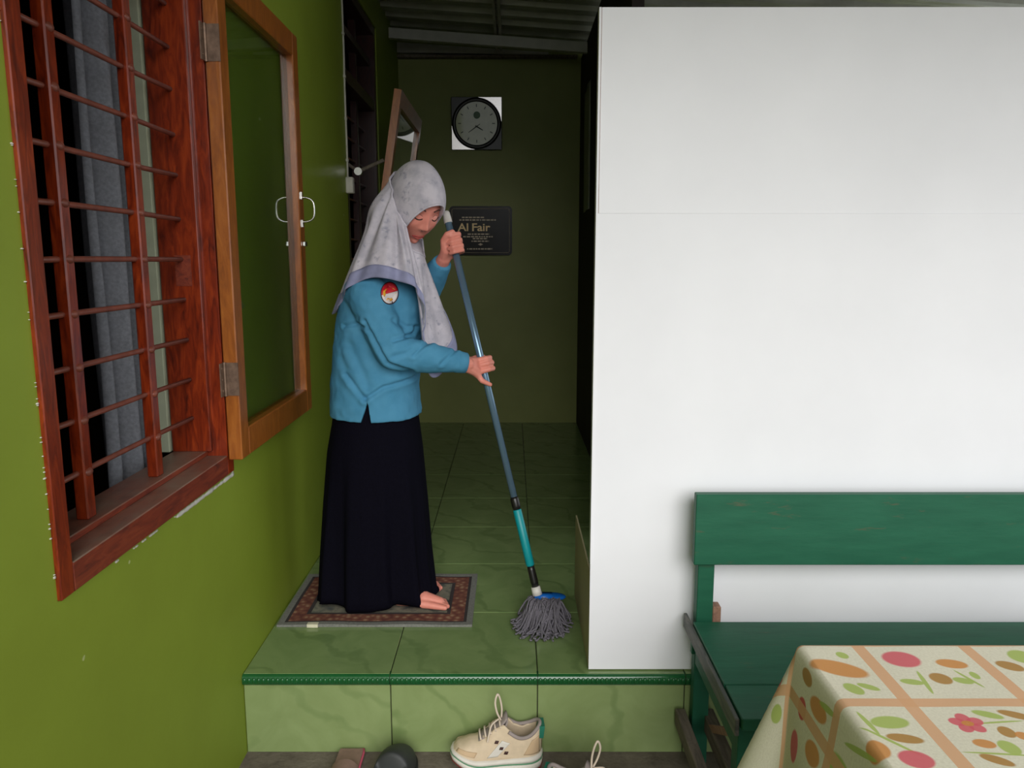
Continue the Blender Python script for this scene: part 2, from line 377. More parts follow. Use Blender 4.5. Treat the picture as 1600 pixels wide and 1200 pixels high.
# ---------------------------------------------------------------- window 2
w2 = empty('window_2', (WX, 4.3, .612)); tag(w2, 'dark brown window deeper along the passage with tilted sash', 'window', kind='structure')
y0, y1, z0, z1 = W2
bx('jamb', 'wood_dark', w2, X0, WX-.012, y0, y0+.05, z0, z1); bx('jamb', 'wood_dark', w2, X0, WX-.006, y1-.05, y1, z0, z1)
bx('head', 'wood_dark', w2, X0, WX-.006, y0+.05, y1-.05, z1-.05, z1); bx('sill', 'wood_dark', w2, X0, WX+.01, y0+.05, y1-.05, z0, z0+.055)
bx('transom', 'wood_dark', w2, X0, WX-.01, y0+.05, y1-.05, 2.05, 2.11); bx('transom', 'wood_dark', w2, X0+.03, WX-.03, y0+.05, y1-.05, 2.30, 2.335)
for yc in (4.15, 4.45): bx('upright_bar', 'wood_dark', w2, -.885, -.848, yc-.02, yc+.02, z0+.055, z1-.05)
for k in range(-4, 8):
    z = 1.2+k*.1055; MB().tube([(-.866, y0+.03, z), (-.866, y1-.03, z)], .006, 6).build('rod', 'iron_rod', w2, True)
# tilted sash, hinged at its foot
cs2 = empty('casement', (.02, -.05, .05)); cs2.parent = w2; cs2['label'] = 'orange-brown glazed sash leaning out into the passage'
ha, hb = 3.90, 4.76; foot = Vector((WX+.03, 0, .67)); top = Vector((-.546, 0, 2.005)); ud = (top-foot); L = ud.length; ud.normalize(); nd = Vector((ud.z, 0, -ud.x))
def tb(m, a0, a1, y0_, y1_, n0, n1):
    vs = [foot+ud*a+nd*n__+Vector((0, y_, 0)) for a in (a0, a1) for y_ in (y0_, y1_) for n__ in (n0, n1)]
    return m.add(vs, [(0, 2, 3, 1), (4, 5, 7, 6), (0, 1, 5, 4), (2, 6, 7, 3), (0, 4, 6, 2), (1, 3, 7, 5)])
for nm, a in (('stile', (0, L, ha, ha+.055)), ('stile', (0, L, hb-.055, hb)), ('rail', (0, .08, ha+.055, hb-.055)), ('rail', (L-.075, L, ha+.055, hb-.055))): tb(MB(), *a, -.018, .018).build(nm, 'wood_orange', cs2)
tb(MB(), .075, L-.07, ha+.05, hb-.05, -.003, .003).build('pane', 'glass_pane', cs2)
p0, p1, p2 = at(543, 255, 3.885), at(560, 268, 3.885), at(600, 250, 3.885)
p0.x = WX-.01
m = MB().tube([p0, p1], .008, 8); m.tube([p1, p2], .009, 8); m.build('stay_arm', 'wood_bare', cs2)
m = MB(); m.tube([p1+Vector((0, -.012, 0)), p1+Vector((0, .012, 0))], .019, 16); m.build('stay_joint', 'chrome', cs2)
# cable along the window edge
cb_ = empty('cable_conduit', (WX, 3.825, 1.53)); tag(cb_, 'thin white cable with a small socket box beside the inner window', 'cable')
MB().tube([(WX+.004, 3.828+.003*math.sin(k*1.3), 1.58+k*.1) for k in range(11)], .0045, 8).build('cable', 'plaster_white', cb_, True)
for k in range(5): MB().box(WX, WX+.010, 3.818, 3.838, 1.66+k*.19, 1.672+k*.19).build('clip', 'plaster_white', cb_)
bx('socket_box', 'plaster_white', cb_, WX, WX+.035, 3.79, 3.835, 1.51, 1.585, .004)
# paper on the right wall
pp = MB().grid([[(RX-.004-.006*math.sin(i*.7), 4.87+.43*i/8+.03*(j/6), 1.505+.76*j/6) for i in range(9)] for j in range(7)])
pp = link('paper_sheet', applied(pp.mesh('paper'), [('SOLIDIFY', dict(thickness=.002))]), 'paper_grey', None, True); tag(pp, 'grey paper sheet hanging on the dark right-hand board wall', 'paper')

# ================================================================== THINGS
# ---------------------------------------------------------------- clock
plain('black_plastic', rgb(22, 20, 20), .35, var=.05); plain('clock_white', rgb(236, 230, 228), .22, .8, var=.02)
plain('clock_face', rgb(176, 178, 138), .4, var=.06, Coat_Weight=.6, Coat_Roughness=.05); plain('clock_ink', rgb(70, 78, 62), .6); plain('clock_green', rgb(96, 124, 98), .5)
cx, cz, hs = -.246, 2.1335, .175
ck = empty('wall_clock', (cx, BACK, cz)); tag(ck, 'square black wall clock with round face and two white corners', 'clock')
bx('body', 'black_plastic', ck, cx-hs, cx+hs, BACK-.030, BACK-.001, cz-hs, cz+hs, .003)
ro = .158
for sg in (1, -1):
    a0 = [math.pi/2*k/14 for k in range(15)]; pts = []
    R2 = .172
    arc = [(R2*math.cos(a), R2*math.sin(a)) for a in a0 if R2*math.cos(a) < hs and R2*math.sin(a) < hs]
    poly = [(hs-.002, .012)]+[(x-.004*0, z) for x, z in arc if x < hs-.003 and z < hs-.003]+[(.012, hs-.002), (hs-.002, hs-.002)]
    MB().prism([(cx+sg*x, BACK-.0325, cz+sg*z) for x, z in poly], (0, .003, 0)).build('corner_plate', 'clock_white', ck)
m = MB(); n_ = 48
m.grid([[(cx+r_*math.cos(2*math.pi*k/n_), y, cz+r_*math.sin(2*math.pi*k/n_)) for k in range(n_)] for r_, y in ((.172, BACK-.030), (.170, BACK-.040), (.150, BACK-.041), (.143, BACK-.034))], True)
m.build('ring', 'black_plastic', ck, True)
m = MB(); m.tube([(cx, BACK-.0345, cz), (cx, BACK-.030, cz)], .145, 48); fc = m.build('face', 'clock_face', ck)
for k in range(12):
    a = math.pi/2-2*math.pi*k/12; c_, s_ = math.cos(a), math.sin(a)
    MB().prism([(cx+c_*r_+dx*-s_, BACK-.0355, cz+s_*r_+dx*c_) for r_, dx in ((.108, -.003), (.128, -.003), (.128, .003), (.108, .003))], (0, .001, 0)).build('hour_mark', 'clock_ink', fc)
for a, l_, w_ in ((R(215), .07, .004), (R(35), .03, .003), (R(330), .05, .005)):
    c_, s_ = math.cos(a), math.sin(a)
    MB().prism([(cx+c_*r_-dx*s_, BACK-.0375, cz-.02+s_*r_+dx*c_) for r_, dx in ((-.01, -w_), (l_, -w_*.5), (l_, w_*.5), (-.01, w_))], (0, .001, 0)).build('clock_hand', 'clock_ink', fc)
m = MB().tube([(cx+.002, BACK-.0358, cz+.055), (cx+.002, BACK-.0345, cz+.055)], .024, 20); m.build('dial_emblem', 'clock_green', fc)
ck.rotation_euler = (R(5), 0, 0); ck.location.y -= .0158      # hangs from its nail, leaning forward
# ---------------------------------------------------------------- plaque
plain('plaque_black', rgb(30, 25, 22), .2, spec=.1, var=.2, scale=30); plain('plaque_gold', rgb(250, 218, 160), .5, 0, var=.03); plain('plaque_rim', rgb(196, 178, 150), .45, 0)
qx0, qx1, qz0, qz1 = -.445, .0, 1.228, 1.572
pq = empty('plaque', ((qx0+qx1)/2, BACK, (qz0+qz1)/2)); tag(pq, 'black polished stone nameplate with gold lettering on the end wall', 'plaque')
def rrect(x0, x1, z0, z1, r_, y, n=6):
    out = []
    for cx_, cz_, a in ((x1-r_, z1-r_, 0), (x0+r_, z1-r_, 90), (x0+r_, z0+r_, 180), (x1-r_, z0+r_, 270)):
        for k in range(n+1): an = R(a+90*k/n); out.append((cx_+r_*math.cos(an), y, cz_+r_*math.sin(an)))
    return out
MB().prism(rrect(qx0, qx1, qz0, qz1, .028, BACK-.024), (0, .0235, 0)).build('slab', 'plaque_black', pq)
m = MB(); A = rrect(qx0+.018, qx1-.018, qz0+.018, qz1-.018, .014, BACK-.0246)
m.tube(A+[A[0]], .0012, 6); m.build('border_line', 'plaque_rim', pq)
def text(s_, x, z, size, parent, mat, y, name='lettering', align='LEFT', depth=.0008, sx=1):
    c = bpy.data.curves.new('t', 'FONT'); c.body = s_; c.size = size; c.align_x = align; c.extrude = depth; c.offset = size*.02
    o = bpy.data.objects.new('t', c); col.objects.link(o); bpy.context.evaluated_depsgraph_get().update()
    me = bpy.data.meshes.new_from_object(o.evaluated_get(bpy.context.evaluated_depsgraph_get())); bpy.data.objects.remove(o)
    me.materials.clear(); me.transform(Matrix.Translation((x, y, z)) @ Matrix.Rotation(math.pi/2, 4, 'X') @ Matrix.Diagonal((sx, 1, 1, 1)))
    return link(name, me, mat, parent)
tp = at(716, 361, BACK); text('Al', tp.x, tp.z, .076, pq, 'plaque_gold', BACK-.0248, sx=1.15); tp = at(737, 361, BACK); text('Fair', tp.x, tp.z, .076, pq, 'plaque_gold', BACK-.0248, sx=1.15)
m = MB()
for py, a, b in ((339, 722, 757), (343, 718, 775), (365, 731, 765), (369, 724, 770), (372, 739, 762), (376, 737, 764), (388, 730, 769)):
    x = a
    while x < b:
        w_ = random.uniform(2, 6); p, q = at(x, py, BACK), at(min(b, x+w_), py+2, BACK)
        m.box(p.x, q.x, BACK-.0248, BACK-.0238, q.z, p.z); x += w_+1.2
m.build('small_lettering', 'plaque_rim', pq)['kind'] = 'stuff'
p = at(751, 382, BACK); MB().prism([(p.x+.012*math.cos(k*math.pi/4)*(1 if k % 2 else 1.6), BACK-.0248, p.z+.006*math.sin(k*math.pi/4)*(1 if k % 2 else 1.6)) for k in range(8)], (0, .001, 0)).build('ornament', 'plaque_rim', pq)

# ---------------------------------------------------------------- doormat
plain('mat_grey', rgb(112, 112, 106), .95, var=.2, scale=120); plain('mat_tag', rgb(200, 195, 170), .8)
t = NT('mat_red').set(.95, 0, .1); v = t.coord(); a = t.n('ShaderNodeTexVoronoi'); a.inputs['Scale'].default_value = 46; t.l(v, a.inputs['Vector'])
t.color(t.ramp(a.outputs['Distance'], [(.15, rgb(150, 120, 96)), (.4, rgb(122, 80, 66)), (.8, rgb(98, 60, 54))])); M['mat_red'] = t.m
plain('mat_dark', rgb(52, 44, 44), .95)
t = NT('mat_field').set(.95, 0, .1); t.color(t.ramp(t.noise(14, 5), [(.35, rgb(84, 88, 84)), (.5, rgb(128, 124, 108)), (.65, rgb(66, 70, 72))])); M['mat_field'] = t.m
mx0, mx1, my0, my1 = -.777, -.132, 2.408, 2.828
mt = empty('doormat', ((mx0+mx1)/2, (my0+my1)/2, 0)); tag(mt, 'patterned doormat with red-brown border and grey edge under the standing person', 'doormat')
def ring(m, i0, i1, z):
    def wob(x, y): return z+.0015*math.sin(x*23)*math.cos(y*17)+.0015
    n = 24; outer, inner = [], []
    for (ax, ay), (bx_, by) in (((0, 0), (1, 0)), ((1, 0), (1, 1)), ((1, 1), (0, 1)), ((0, 1), (0, 0))):
        for k in range(n):
            u = ax+(bx_-ax)*k/n; v_ = ay+(by-ay)*k/n
            for d, lst in ((i0, outer), (i1, inner)):
                x = mx0+d+(mx1-mx0-2*d)*u; y = my0+d+(my1-my0-2*d)*v_; lst.append((x, y, wob(x, y)))
    lo = [(x, y, .0005) for x, y, zz in outer]; li = [(x, y, .0005) for x, y, zz in inner]
    return m.grid([lo, outer, inner, li, lo], True)
ring(MB(), 0, .020, .008).build('edge_binding', 'mat_grey', mt); ring(MB(), .020, .030, .0066).build('inner_line', 'mat_dark', mt)
ring(MB(), .030, .078, .007).build('border', 'mat_red', mt); ring(MB(), .078, .090, .0066).build('inner_line', 'mat_dark', mt)
bx('field', 'mat_field', mt, mx0+.09, mx1-.09, my0+.09, my1-.09, .0005, .007, 0)
p = atz(486, 980, .01); bx('tag', 'mat_tag', mt, p.x-.018, p.x+.018, my0-.006, my0+.012, .001, .0125, .0005)

# ---------------------------------------------------------------- bench
bn = empty('bench', (.53, 1.8, GZ)); tag(bn, 'green painted wooden bench with worn paint in front of the white partition', 'bench')
BX = 2.3
bx('back_rail', 'bench_green', bn, .501, BX, 2.035, 2.062, .368, .569, .002)
for x in (.520, 2.2): bx('back_post', 'bench_green', bn, x, x+.046, 2.0625, 2.098, GZ, .55, .002)
bx('seat_plank', 'bench_green', bn, .506, BX, 1.7185, 2.040, .172, .2, .002); bx('seat_plank', 'bench_green', bn, .508, BX, 1.574, 1.7155, .170, .199, .002)
bx('seat_bearer', 'bearer_grey', bn, .4955, .5055, 1.585, 2.112, .150, .1925, .002)
bx('seat_bearer', 'bearer_grey', bn, 2.246, 2.2655, 1.60, 2.03, .13, .17, .003)
bx('post_block', 'wood_brown', bn, .5665, .59, 2.064, 2.10, .14, .232)
for x in (.508, 2.2):
    bx('leg', 'bench_green', bn, x, x+.046, 1.60, 1.645, GZ, .169)
    bx('side_apron', 'bench_green', bn, x+.005, x+.03, 1.646, 2.029, .08, .169)
bx('front_apron', 'bench_green', bn, .555, 2.2, 1.600, 1.622, .10, .169); bx('rear_apron', 'bench_green', bn, .506, 2.3, 2.042, 2.062, .10, .171)
bx('low_stretcher', 'wood_bare', bn, .478, .5065, 1.60, 2.10, -.150, -.10); bx('low_stretcher', 'wood_bare', bn, .556, .59, 1.60, 2.10, -.15, -.10)
bx('foot_shelf', 'wood_bare', bn, .5075, 2.2, 1.646, 1.70, -.16, -.14)
MB().prism([(.556, 1.66, .09), (.556, 1.70, .09), (.556, 2.02, -.1), (.556, 1.98, -.1)], (.012, 0, 0)).build('brace', 'wood_brown', bn)

# ---------------------------------------------------------------- table and tablecloth
TX0, TX1, TY0, TY1, TZ = .535, 1.75, .30, 1.33, .5
tbl = empty('table', ((TX0+TX1)/2, (TY0+TY1)/2, GZ)); tag(tbl, 'small table hidden under the floral tablecloth', 'table')
bx('table_top', 'wood_brown', tbl, TX0+.005, TX1-.005, TY0+.005, TY1-.005, TZ-.03, TZ-.004)
for x in (TX0+.05, TX1-.09):
    for y in (TY0+.05, TY1-.09): bx('leg', 'wood_brown', tbl, x, x+.04, y, y+.04, GZ, TZ-.03)
bx('apron', 'wood_brown', tbl, TX0+.06, TX1-.06, TY1-.075, TY1-.055, TZ-.1, TZ-.03); bx('apron', 'wood_brown', tbl, TX0+.06, TX1-.06, TY0+.055, TY0+.075, TZ-.1, TZ-.03)
t = NT('floral_cloth').set(.75, 0, .25); uv = t.coord('UV')
c = t.ramp(t.noise(220, 2, uv), [(.3, rgb(214, 208, 186)), (.7, rgb(226, 221, 200))])
sep = t.n('ShaderNodeSeparateXYZ'); t.l(uv, sep.inputs[0])
TAN, PINK, ORA, OLI, GRN, RED = rgb(216, 166, 124), rgb(212, 92, 104), rgb(204, 138, 68), rgb(172, 126, 54), rgb(166, 184, 92), rgb(196, 66, 60)
def blob(c, u, v_, ru, rv, rot, colr, soft=.08):
    mp = t.mapping(uv, (u, v_, 0), (0, 0, R(rot)), (ru, rv, 1), 'TEXTURE'); ln = t.n('ShaderNodeVectorMath', operation='LENGTH'); t.l(mp, ln.inputs[0])
    k = t.n('ShaderNodeMapRange'); k.inputs['From Min'].default_value = 1+soft; k.inputs['From Max'].default_value = 1-soft; t.l(ln.outputs['Value'], k.inputs['Value'])
    return t.mix(t.math('MULTIPLY', k.outputs['Result'], .92), c, colr)
def T(px, py): q = atz(px, py, TZ); return q.x, q.y
def tblob(c, px, py, rx, ry, rot, colr):   # motif at the table top, radii in metres
    u, v_ = T(px, py); return blob(c, u, v_, rx, ry, rot, colr)
motifs = [ # px, py on the table top, half sizes, turn, colour
 (1408,1030,.032,.028,0,PINK),(1310,1044,.048,.024,-28,ORA),(1316,1024,.010,.012,20,GRN),(1334,1076,.013,.019,25,GRN),(1357,1073,.018,.008,-35,GRN),
 (1487,1037,.026,.015,-10,ORA),(1470,1060,.018,.018,0,OLI),(1425,1066,.019,.009,-10,GRN),(1445,1066,.004,.036,-8,GRN),(1505,1063,.016,.010,-20,GRN),(1523,1055,.007,.012,0,GRN),(1514,1060,.003,.03,20,GRN),
 (1578,1041,.022,.016,-35,OLI),(1596,1026,.022,.024,-30,GRN),(1390,1129,.030,.016,5,GRN),(1414,1154,.026,.011,-12,OLI),(1390,1157,.003,.045,40,GRN),(1432,1186,.024,.020,-15,PINK),
 (1368,1170,.020,.022,0,ORA),(1356,1130,.004,.03,8,GRN),(1543,1117,.022,.009,-25,GRN),(1588,1118,.026,.010,-25,OLI),(1573,1144,.012,.014,0,OLI),(1538,1162,.016,.011,-10,ORA),(1577,1168,.014,.017,10,GRN),
 (1560,1129,.04,.0022,5,GRN),(1560,1178,.05,.0022,-4,GRN),(1558,1188,.022,.010,-30,OLI),(1598,1150,.01,.01,0,ORA)]
for a in motifs: c = tblob(c, *a)
u0, v0 = T(1512, 1130)
for k in range(5): c = blob(c, u0+.014*math.cos(k*1.257+.3), v0+.014*math.sin(k*1.257+.3), .0125, .0105, math.degrees(k*1.257+.3), PINK)
c = blob(c, u0, v0, .009, .007, 0, ORA)
for u, v_, a, b, r_, k in ((.50,1.27,.014,.022,0,OLI),(.475,1.21,.018,.034,5,ORA),(.495,1.18,.006,.03,10,GRN),(.43,1.10,.026,.045,-8,GRN),(.44,1.27,.02,.018,0,RED),(.40,1.20,.02,.03,10,ORA),(.47,1.02,.012,.03,0,RED),(.50,1.06,.005,.05,20,GRN),(.46,.96,.02,.02,0,PINK),(.40,1.02,.02,.03,20,OLI),(.36,1.28,.03,.02,0,PINK),(.33,1.1,.02,.03,0,ORA),
    (.46,1.40,.022,.018,0,RED),(.50,1.44,.02,.016,30,GRN),(.42,1.46,.03,.02,20,ORA),(.58,1.40,.02,.016,0,PINK),(.39,1.38,.02,.02,0,GRN),(.70,1.42,.03,.02,0,ORA)): c = blob(c, u, v_, a, b, r_, k)
def stripe(c, sock, off, half=.0115, per=.1945):
    f = t.math('PINGPONG', t.math('SUBTRACT', sock, off), per/2); k = t.math('LESS_THAN', f, half); return t.mix(t.math('MULTIPLY', k, .9), c, TAN)
c = stripe(c, sep.outputs['X'], .633); c = stripe(c, sep.outputs['Y'], 1.147); t.color(c); t.bump(t.noise(500, 2, uv), .1, .0005); M['floral_cloth'] = t.m
OV = .30; N1, N2 = 110, 100
us = [TX0-OV+(TX1-TX0+2*OV)*i/N1 for i in range(N1+1)]; vv = [TY0-OV+(TY1-TY0+2*OV)*j/N2 for j in range(N2+1)]
# finer rows near the table edges
def refine(lst, edges):
    for e in edges:
        for d in (-.012, -.008, -.004, 0, .004, .008, .012, .018, .024): lst.append(e+d)
    return sorted(set(round(x, 5) for x in lst))
us = refine(us, (TX0, TX1)); vv = refine(vv, (TY0, TY1))
verts, uvs = [], []
for v_ in vv:
    for u in us:
        qx, qy = min(max(u, TX0), TX1), min(max(v_, TY0), TY1); dx, dy = u-qx, v_-qy; d = math.hypot(dx, dy)
        if d < 1e-6:
            z = TZ+.0008*math.sin(u*31)*math.sin(v_*27); verts.append((u, v_, z))
        else:
            ax, ay = abs(dx)/d, abs(dy)/d; corner = (2*ax*ay)
            nx, ny = dx/d, dy/d; r_ = .014
            along = v_ if ax > ay else u
            if d < r_*1.57: an = d/r_; out, drop = r_*math.sin(an), r_*(1-math.cos(an))
            else:
                dd = d-r_*1.57; fl_ = .10+.24*corner**1.5; fl_ += .05*math.sin(along*17+.6)*sm(.02, .2, dd)*(1-corner)
                out = r_+dd*fl_; drop = r_+dd*math.sqrt(max(.05, 1-fl_*fl_))
            verts.append((qx+nx*out, qy+ny*out, TZ-drop+.0))
        uvs.append((u, v_))
nu = len(us); fs = [(j*nu+i, j*nu+i+1, (j+1)*nu+i+1, (j+1)*nu+i) for j in range(len(vv)-1) for i in range(nu-1)]
me = bpy.data.meshes.new('tablecloth'); me.from_pydata(verts, [], fs); ul = me.uv_layers.new(name='UVMap')
for lp in me.loops: ul.data[lp.index].uv = uvs[lp.vertex_index]
tc = link('tablecloth', me, 'floral_cloth', None, True); tag(tc, 'cream tablecloth with pink, orange and green floral print and tan checks', 'tablecloth')
sd = tc.modifiers.new('thickness', 'SOLIDIFY'); sd.thickness = .0015; sd.offset = -1

# ---------------------------------------------------------------- shoes
plain('shoe_cream', rgb(206, 186, 158), .7, var=.06, scale=60); plain('shoe_white', rgb(212, 206, 196), .6, var=.05); plain('shoe_tan', rgb(196, 168, 134), .75, var=.06)
plain('sole_red', rgb(120, 44, 40), .7); plain('shoe_teal', rgb(12, 104, 82), .5); plain('shoe_green', rgb(72, 134, 96), .6); plain('shoe_mark', rgb(60, 30, 26), .6)
plain('shoe_lining', rgb(150, 138, 134), .9); plain('lace_white', rgb(206, 190, 172), .85)
def make_sneaker(name):
    root = empty(name)
    # local: toe at -x, heel at +x, z up, length 0.262
    def halfw(x): return .046*math.sqrt(max(.0, 1-((x+.085)/.05)**2))*.93+.0 if x < -.10 else (.043+.004*math.cos((x+.07)*20) if x < .08 else .043*math.sqrt(max(0, 1-((x-.08)/.053)**2)))
    def hw(x):
        a = -.131; b = .131
        e = min(1, ((x-a)/.055)) if x < 0 else min(1, ((b-x)/.04))
        return (.0455-.007*sm(-.06, .02, x)+.002*sm(.02, .1, x))*math.sqrt(max(0.0, 1-(1-max(0, e))**2))
    def bot(x): return .030*sm(-.04, -.135, x)**1.3+.006*sm(.07, .135, x)
    def mid(x): return bot(x)*.75+.040+.010*sm(-.02, .12, x)
    X = [-.131+.262*i/44 for i in range(45)]
    def band(zf0, zf1, grow0, grow1, mat, nm, cap):
        rows = []
        for zf, gr in ((zf0, grow0), ((zf0+zf1)/2, max(grow0, grow1)+.001), (zf1, grow1)):
            ringp = []
            for x in X: ringp.append((x*(1+gr*6), -(hw(x)+gr), bot(x)+(mid(x)-bot(x))*zf))
            for x in X[::-1][1:-1]: ringp.append((x*(1+gr*6), hw(x)+gr, bot(x)+(mid(x)-bot(x))*zf))
            rows.append(ringp)
        return MB().grid(rows, True, cap).build(nm, mat, root, True, False)
    band(.0, .16, .001, .003, 'sole_red', 'outsole', True); band(.16, .60, .003, .0035, 'shoe_white', 'midsole', True)
    band(.60, .68, .004, .004, 'shoe_green', 'midsole_stripe', True); band(.68, 1.0, .0035, .0005, 'shoe_white', 'midsole', True)
    # upper: arched sections with the ankle opening left out
    def top(x):
        pts = [(-.131, .058), (-.11, .078), (-.07, .092), (-.035, .104), (-.005, .130), (.015, .142), (.035, .128), (.05, .112), (.075, .104), (.095, .112), (.112, .128), (.121, .132), (.131, .1)]
        for (a, b), (c_, d) in zip(pts, pts[1:]):
            if a <= x <= c_: return b+(d-b)*sm(0, 1, (x-a)/(c_-a))
        return pts[-1][1]
    def gap(x): return 0 if x < -.055 else .017*sm(-.055, -.03, x)+.012*sm(.0, .03, x) if x < .118 else .029*(1-sm(.118, .126, x))
    rowsN, rowsF, rows = [], [], []
    for x in X:
        zb, zt, w_ = mid(x)-.003, top(x), max(.002, hw(x)-.002); g_ = min(gap(x), w_*.8); r_ = []
        for s_ in (-1, 1):
            seq = []
            for k in range(13):
                f = k/12; y = w_-(w_-g_)*(f**2.2 if g_ < .01 else f**2.6*.75+f*.0); z = zb+(zt-zb)*(1-(1-f)**1.7) if g_ < .01 else zb+(zt-zb)*f**.9
                seq.append((x, s_*y, z))
            r_ += seq if s_ == -1 else seq[::-1]
        rows.append(r_)
    m_ = MB(); n = len(rows[0])
    vs = [p for r_ in rows for p in r_]; fs_ = []
    for i in range(len(rows)-1):
        for k in range(n-1):
            if k == 12 and gap(X[i]) > .002: continue
            fs_.append((i*n+k, i*n+k+1, (i+1)*n+k+1, (i+1)*n+k))
    m_.add(vs, fs_); me = applied(m_.mesh('upper'), [('SOLIDIFY', dict(thickness=.004, offset=-1))]); up = link('upper', me, 'shoe_cream', root, True, False)
    # overlays: toe cap, heel counter, side panel follow the upper
    bv = BVHTree.FromPolygons([v.co.copy() for v in me.vertices], [list(p.vertices) for p in me.polygons])
    def onside(x, z, s_, off):
        hit = bv.ray_cast(Vector((x, s_*.2, z)), Vector((0, -s_, 0)))
        return (Vector((x, hit[0].y+s_*off, z)) if hit[0] else None)
    def patch(nm, mat, quad, s_, off=.0016, n=10):
        q = [Vector((a, 0, b)) for a, b in quad]; rows_ = []
        for j in range(n+1):
            r_ = []
            for i in range(n+1):
                p = (q[0].lerp(q[1], i/n)).lerp(q[3].lerp(q[2], i/n), j/n); h_ = onside(p.x, p.z, s_, off); r_.append(h_ if h_ else Vector((p.x, s_*.03, p.z)))
            rows_.append(r_)
        me_ = applied(MB().grid(rows_).mesh(nm), [('SOLIDIFY', dict(thickness=.0015, offset=0))]); return link(nm, me_, mat, root, True, False)
    for s_ in (-1, 1):
        patch('toe_cap', 'shoe_tan', [(-.118, .064), (-.066, .052), (-.058, .066), (-.112, .072)], s_)
        patch('heel_panel', 'shoe_tan', [(.075, .056), (.122, .06), (.118, .11), (.098, .10)], s_)
        patch('side_strip', 'shoe_white', [(-.03, .05), (.0, .052), (.035, .092), (.012, .10)], s_)
        for i, (a, b) in enumerate(((-.004, .096), (.010, .078), (.024, .064))): patch('side_mark', 'shoe_mark', [(a-.006, b-.004), (a+.004, b-.005), (a+.007, b+.003), (a-.003, b+.004)], s_, .003, 3)
    patch_h = MB().prism([(.114, -.026, .100), (.114, .026, .100), (.117, .022, .134), (.117, -.022, .134)], (.0175, 0, 0)); patch_h.build('heel_tab', 'shoe_teal', root, False, False)
    m_ = MB(); m_.grid([[(x, -.024+.048*k/8, z+.007*math.sin(math.pi*k/8)) for k in range(9)] for x, z in ((-.055, .092), (-.03, .103), (0, .126), (.018, .15), (.024, .158), (.028, .150), (.02, .12), (.012, .09))])
    link('tongue', applied(m_.mesh('tongue'), [('SOLIDIFY', dict(thickness=.004))]), 'shoe_lining', root, True, False)
    m_ = MB(); m_.tube(catmull([(.03, -.034, .125), (.06, -.036, .108), (.09, -.034, .112), (.115, -.02, .130), (.122, 0, .135), (.115, .02, .130), (.09, .034, .112), (.06, .036, .108), (.03, .034, .125)], 5), .0055, 8); m_.build('collar', 'shoe_lining', root, True, False)
    bx('insole', 'shoe_lining', root, -.02, .115, -.03, .03, .05, .058) if False else MB().box(-.02, .115, -.028, .028, .05, .058).build('insole', 'shoe_lining', root, False, False)
    for i in range(5):
        x = -.048+i*.014; z = .1015+i*.0085; MB().tube([(x, -.027, z-.004), (x-.003, -.012, z+.005), (x-.004, 0, z+.008), (x-.003, .012, z+.005), (x, .027, z-.004)], .0028, 6, flat=.7).build('lace', 'lace_white', root, True, False)
    MB().tube(catmull([(.008, -.01, .148), (-.004, -.016, .175), (-.010, -.014, .205), (-.004, -.008, .226), (.004, -.004, .21), (.010, -.004, .18), (.010, 0, .150)], 6), .003, 6).build('lace', 'lace_white', root, True, False)
    MB().tube(catmull([(.006, -.004, .15), (-.018, -.024, .142), (-.026, -.034, .118), (-.030, -.040, .098)], 6), .0028, 6).build('lace', 'lace_white', root, True, False)
    return root
sn = make_sneaker('sneaker'); sn.location = (-.046, 2.058, GZ+.001); sn.rotation_euler = (0, R(2), R(4)); tag(sn, 'cream sneaker with green midsole line standing against the tiled step', 'shoe', 'pair of cream sneakers')
s2 = sn.copy(); col.objects.link(s2); s2.location = (.215, 1.825, GZ+.001); s2.rotation_euler = (0, 0, R(165)); s2['label'] = 'cream sneaker at the photo bottom edge, mostly cut off, right of its mate'
for ch in list(sn.children):
    c_ = ch.copy(); col.objects.link(c_); c_.parent = s2
# dark clog
plain('clog_dark', rgb(46, 48, 48), .6, var=.1); plain('clog_inner', rgb(26, 27, 27), .8)
cl = empty('clog', (-.343, 1.945, GZ)); tag(cl, 'dark grey rubber clog with its toe toward the tiled step', 'shoe')
def cw(f): return .047*math.sqrt(max(0, 1-(1-min(1, f/.28))**2))*(1-.12*sm(.35, .7, f)) if f < .8 else .041*math.sqrt(max(0, 1-((f-.8)/.2)**2))
rows = []; CL = .25
for i in range(31):
    f = i/30; y = .138-CL*f; w_ = max(.002, cw(f)); r_ = []
    h_ = .02+.05*math.sqrt(max(0, min(1, f/.35)))*1 if f < .5 else .07-.03*sm(.5, .8, f)
    for k in range(17):
        a = math.pi*k/16; open_ = sm(.42, .55, f)
        z = .012+(h_-.012)*math.sin(a)**.8*(1-.0*open_); yy = w_*math.cos(a)
        r_.append((yy, y, z if not (f > .45 and 4 <= k <= 12) else min(z, .018+.0)))
    rows.append(r_)
me = MB().grid(rows).mesh('upper'); link('upper', applied(me, [('SOLIDIFY', dict(thickness=.004)), ('SUBSURF', dict(levels=1))]), 'clog_dark', cl, True, False)
so = [(cw(i/30)+.003, .140-(CL+.004)*i/30) for i in range(31)]; pts = [(x, y, 0) for x, y in so]+[(-x, y, 0) for x, y in so[::-1]]
MB().prism(pts, (0, 0, .014)).build('sole', 'clog_inner', cl, False, False)
cl.rotation_euler = (0, 0, R(-10)); cl.scale = (1.16, 1.13, 1.3)
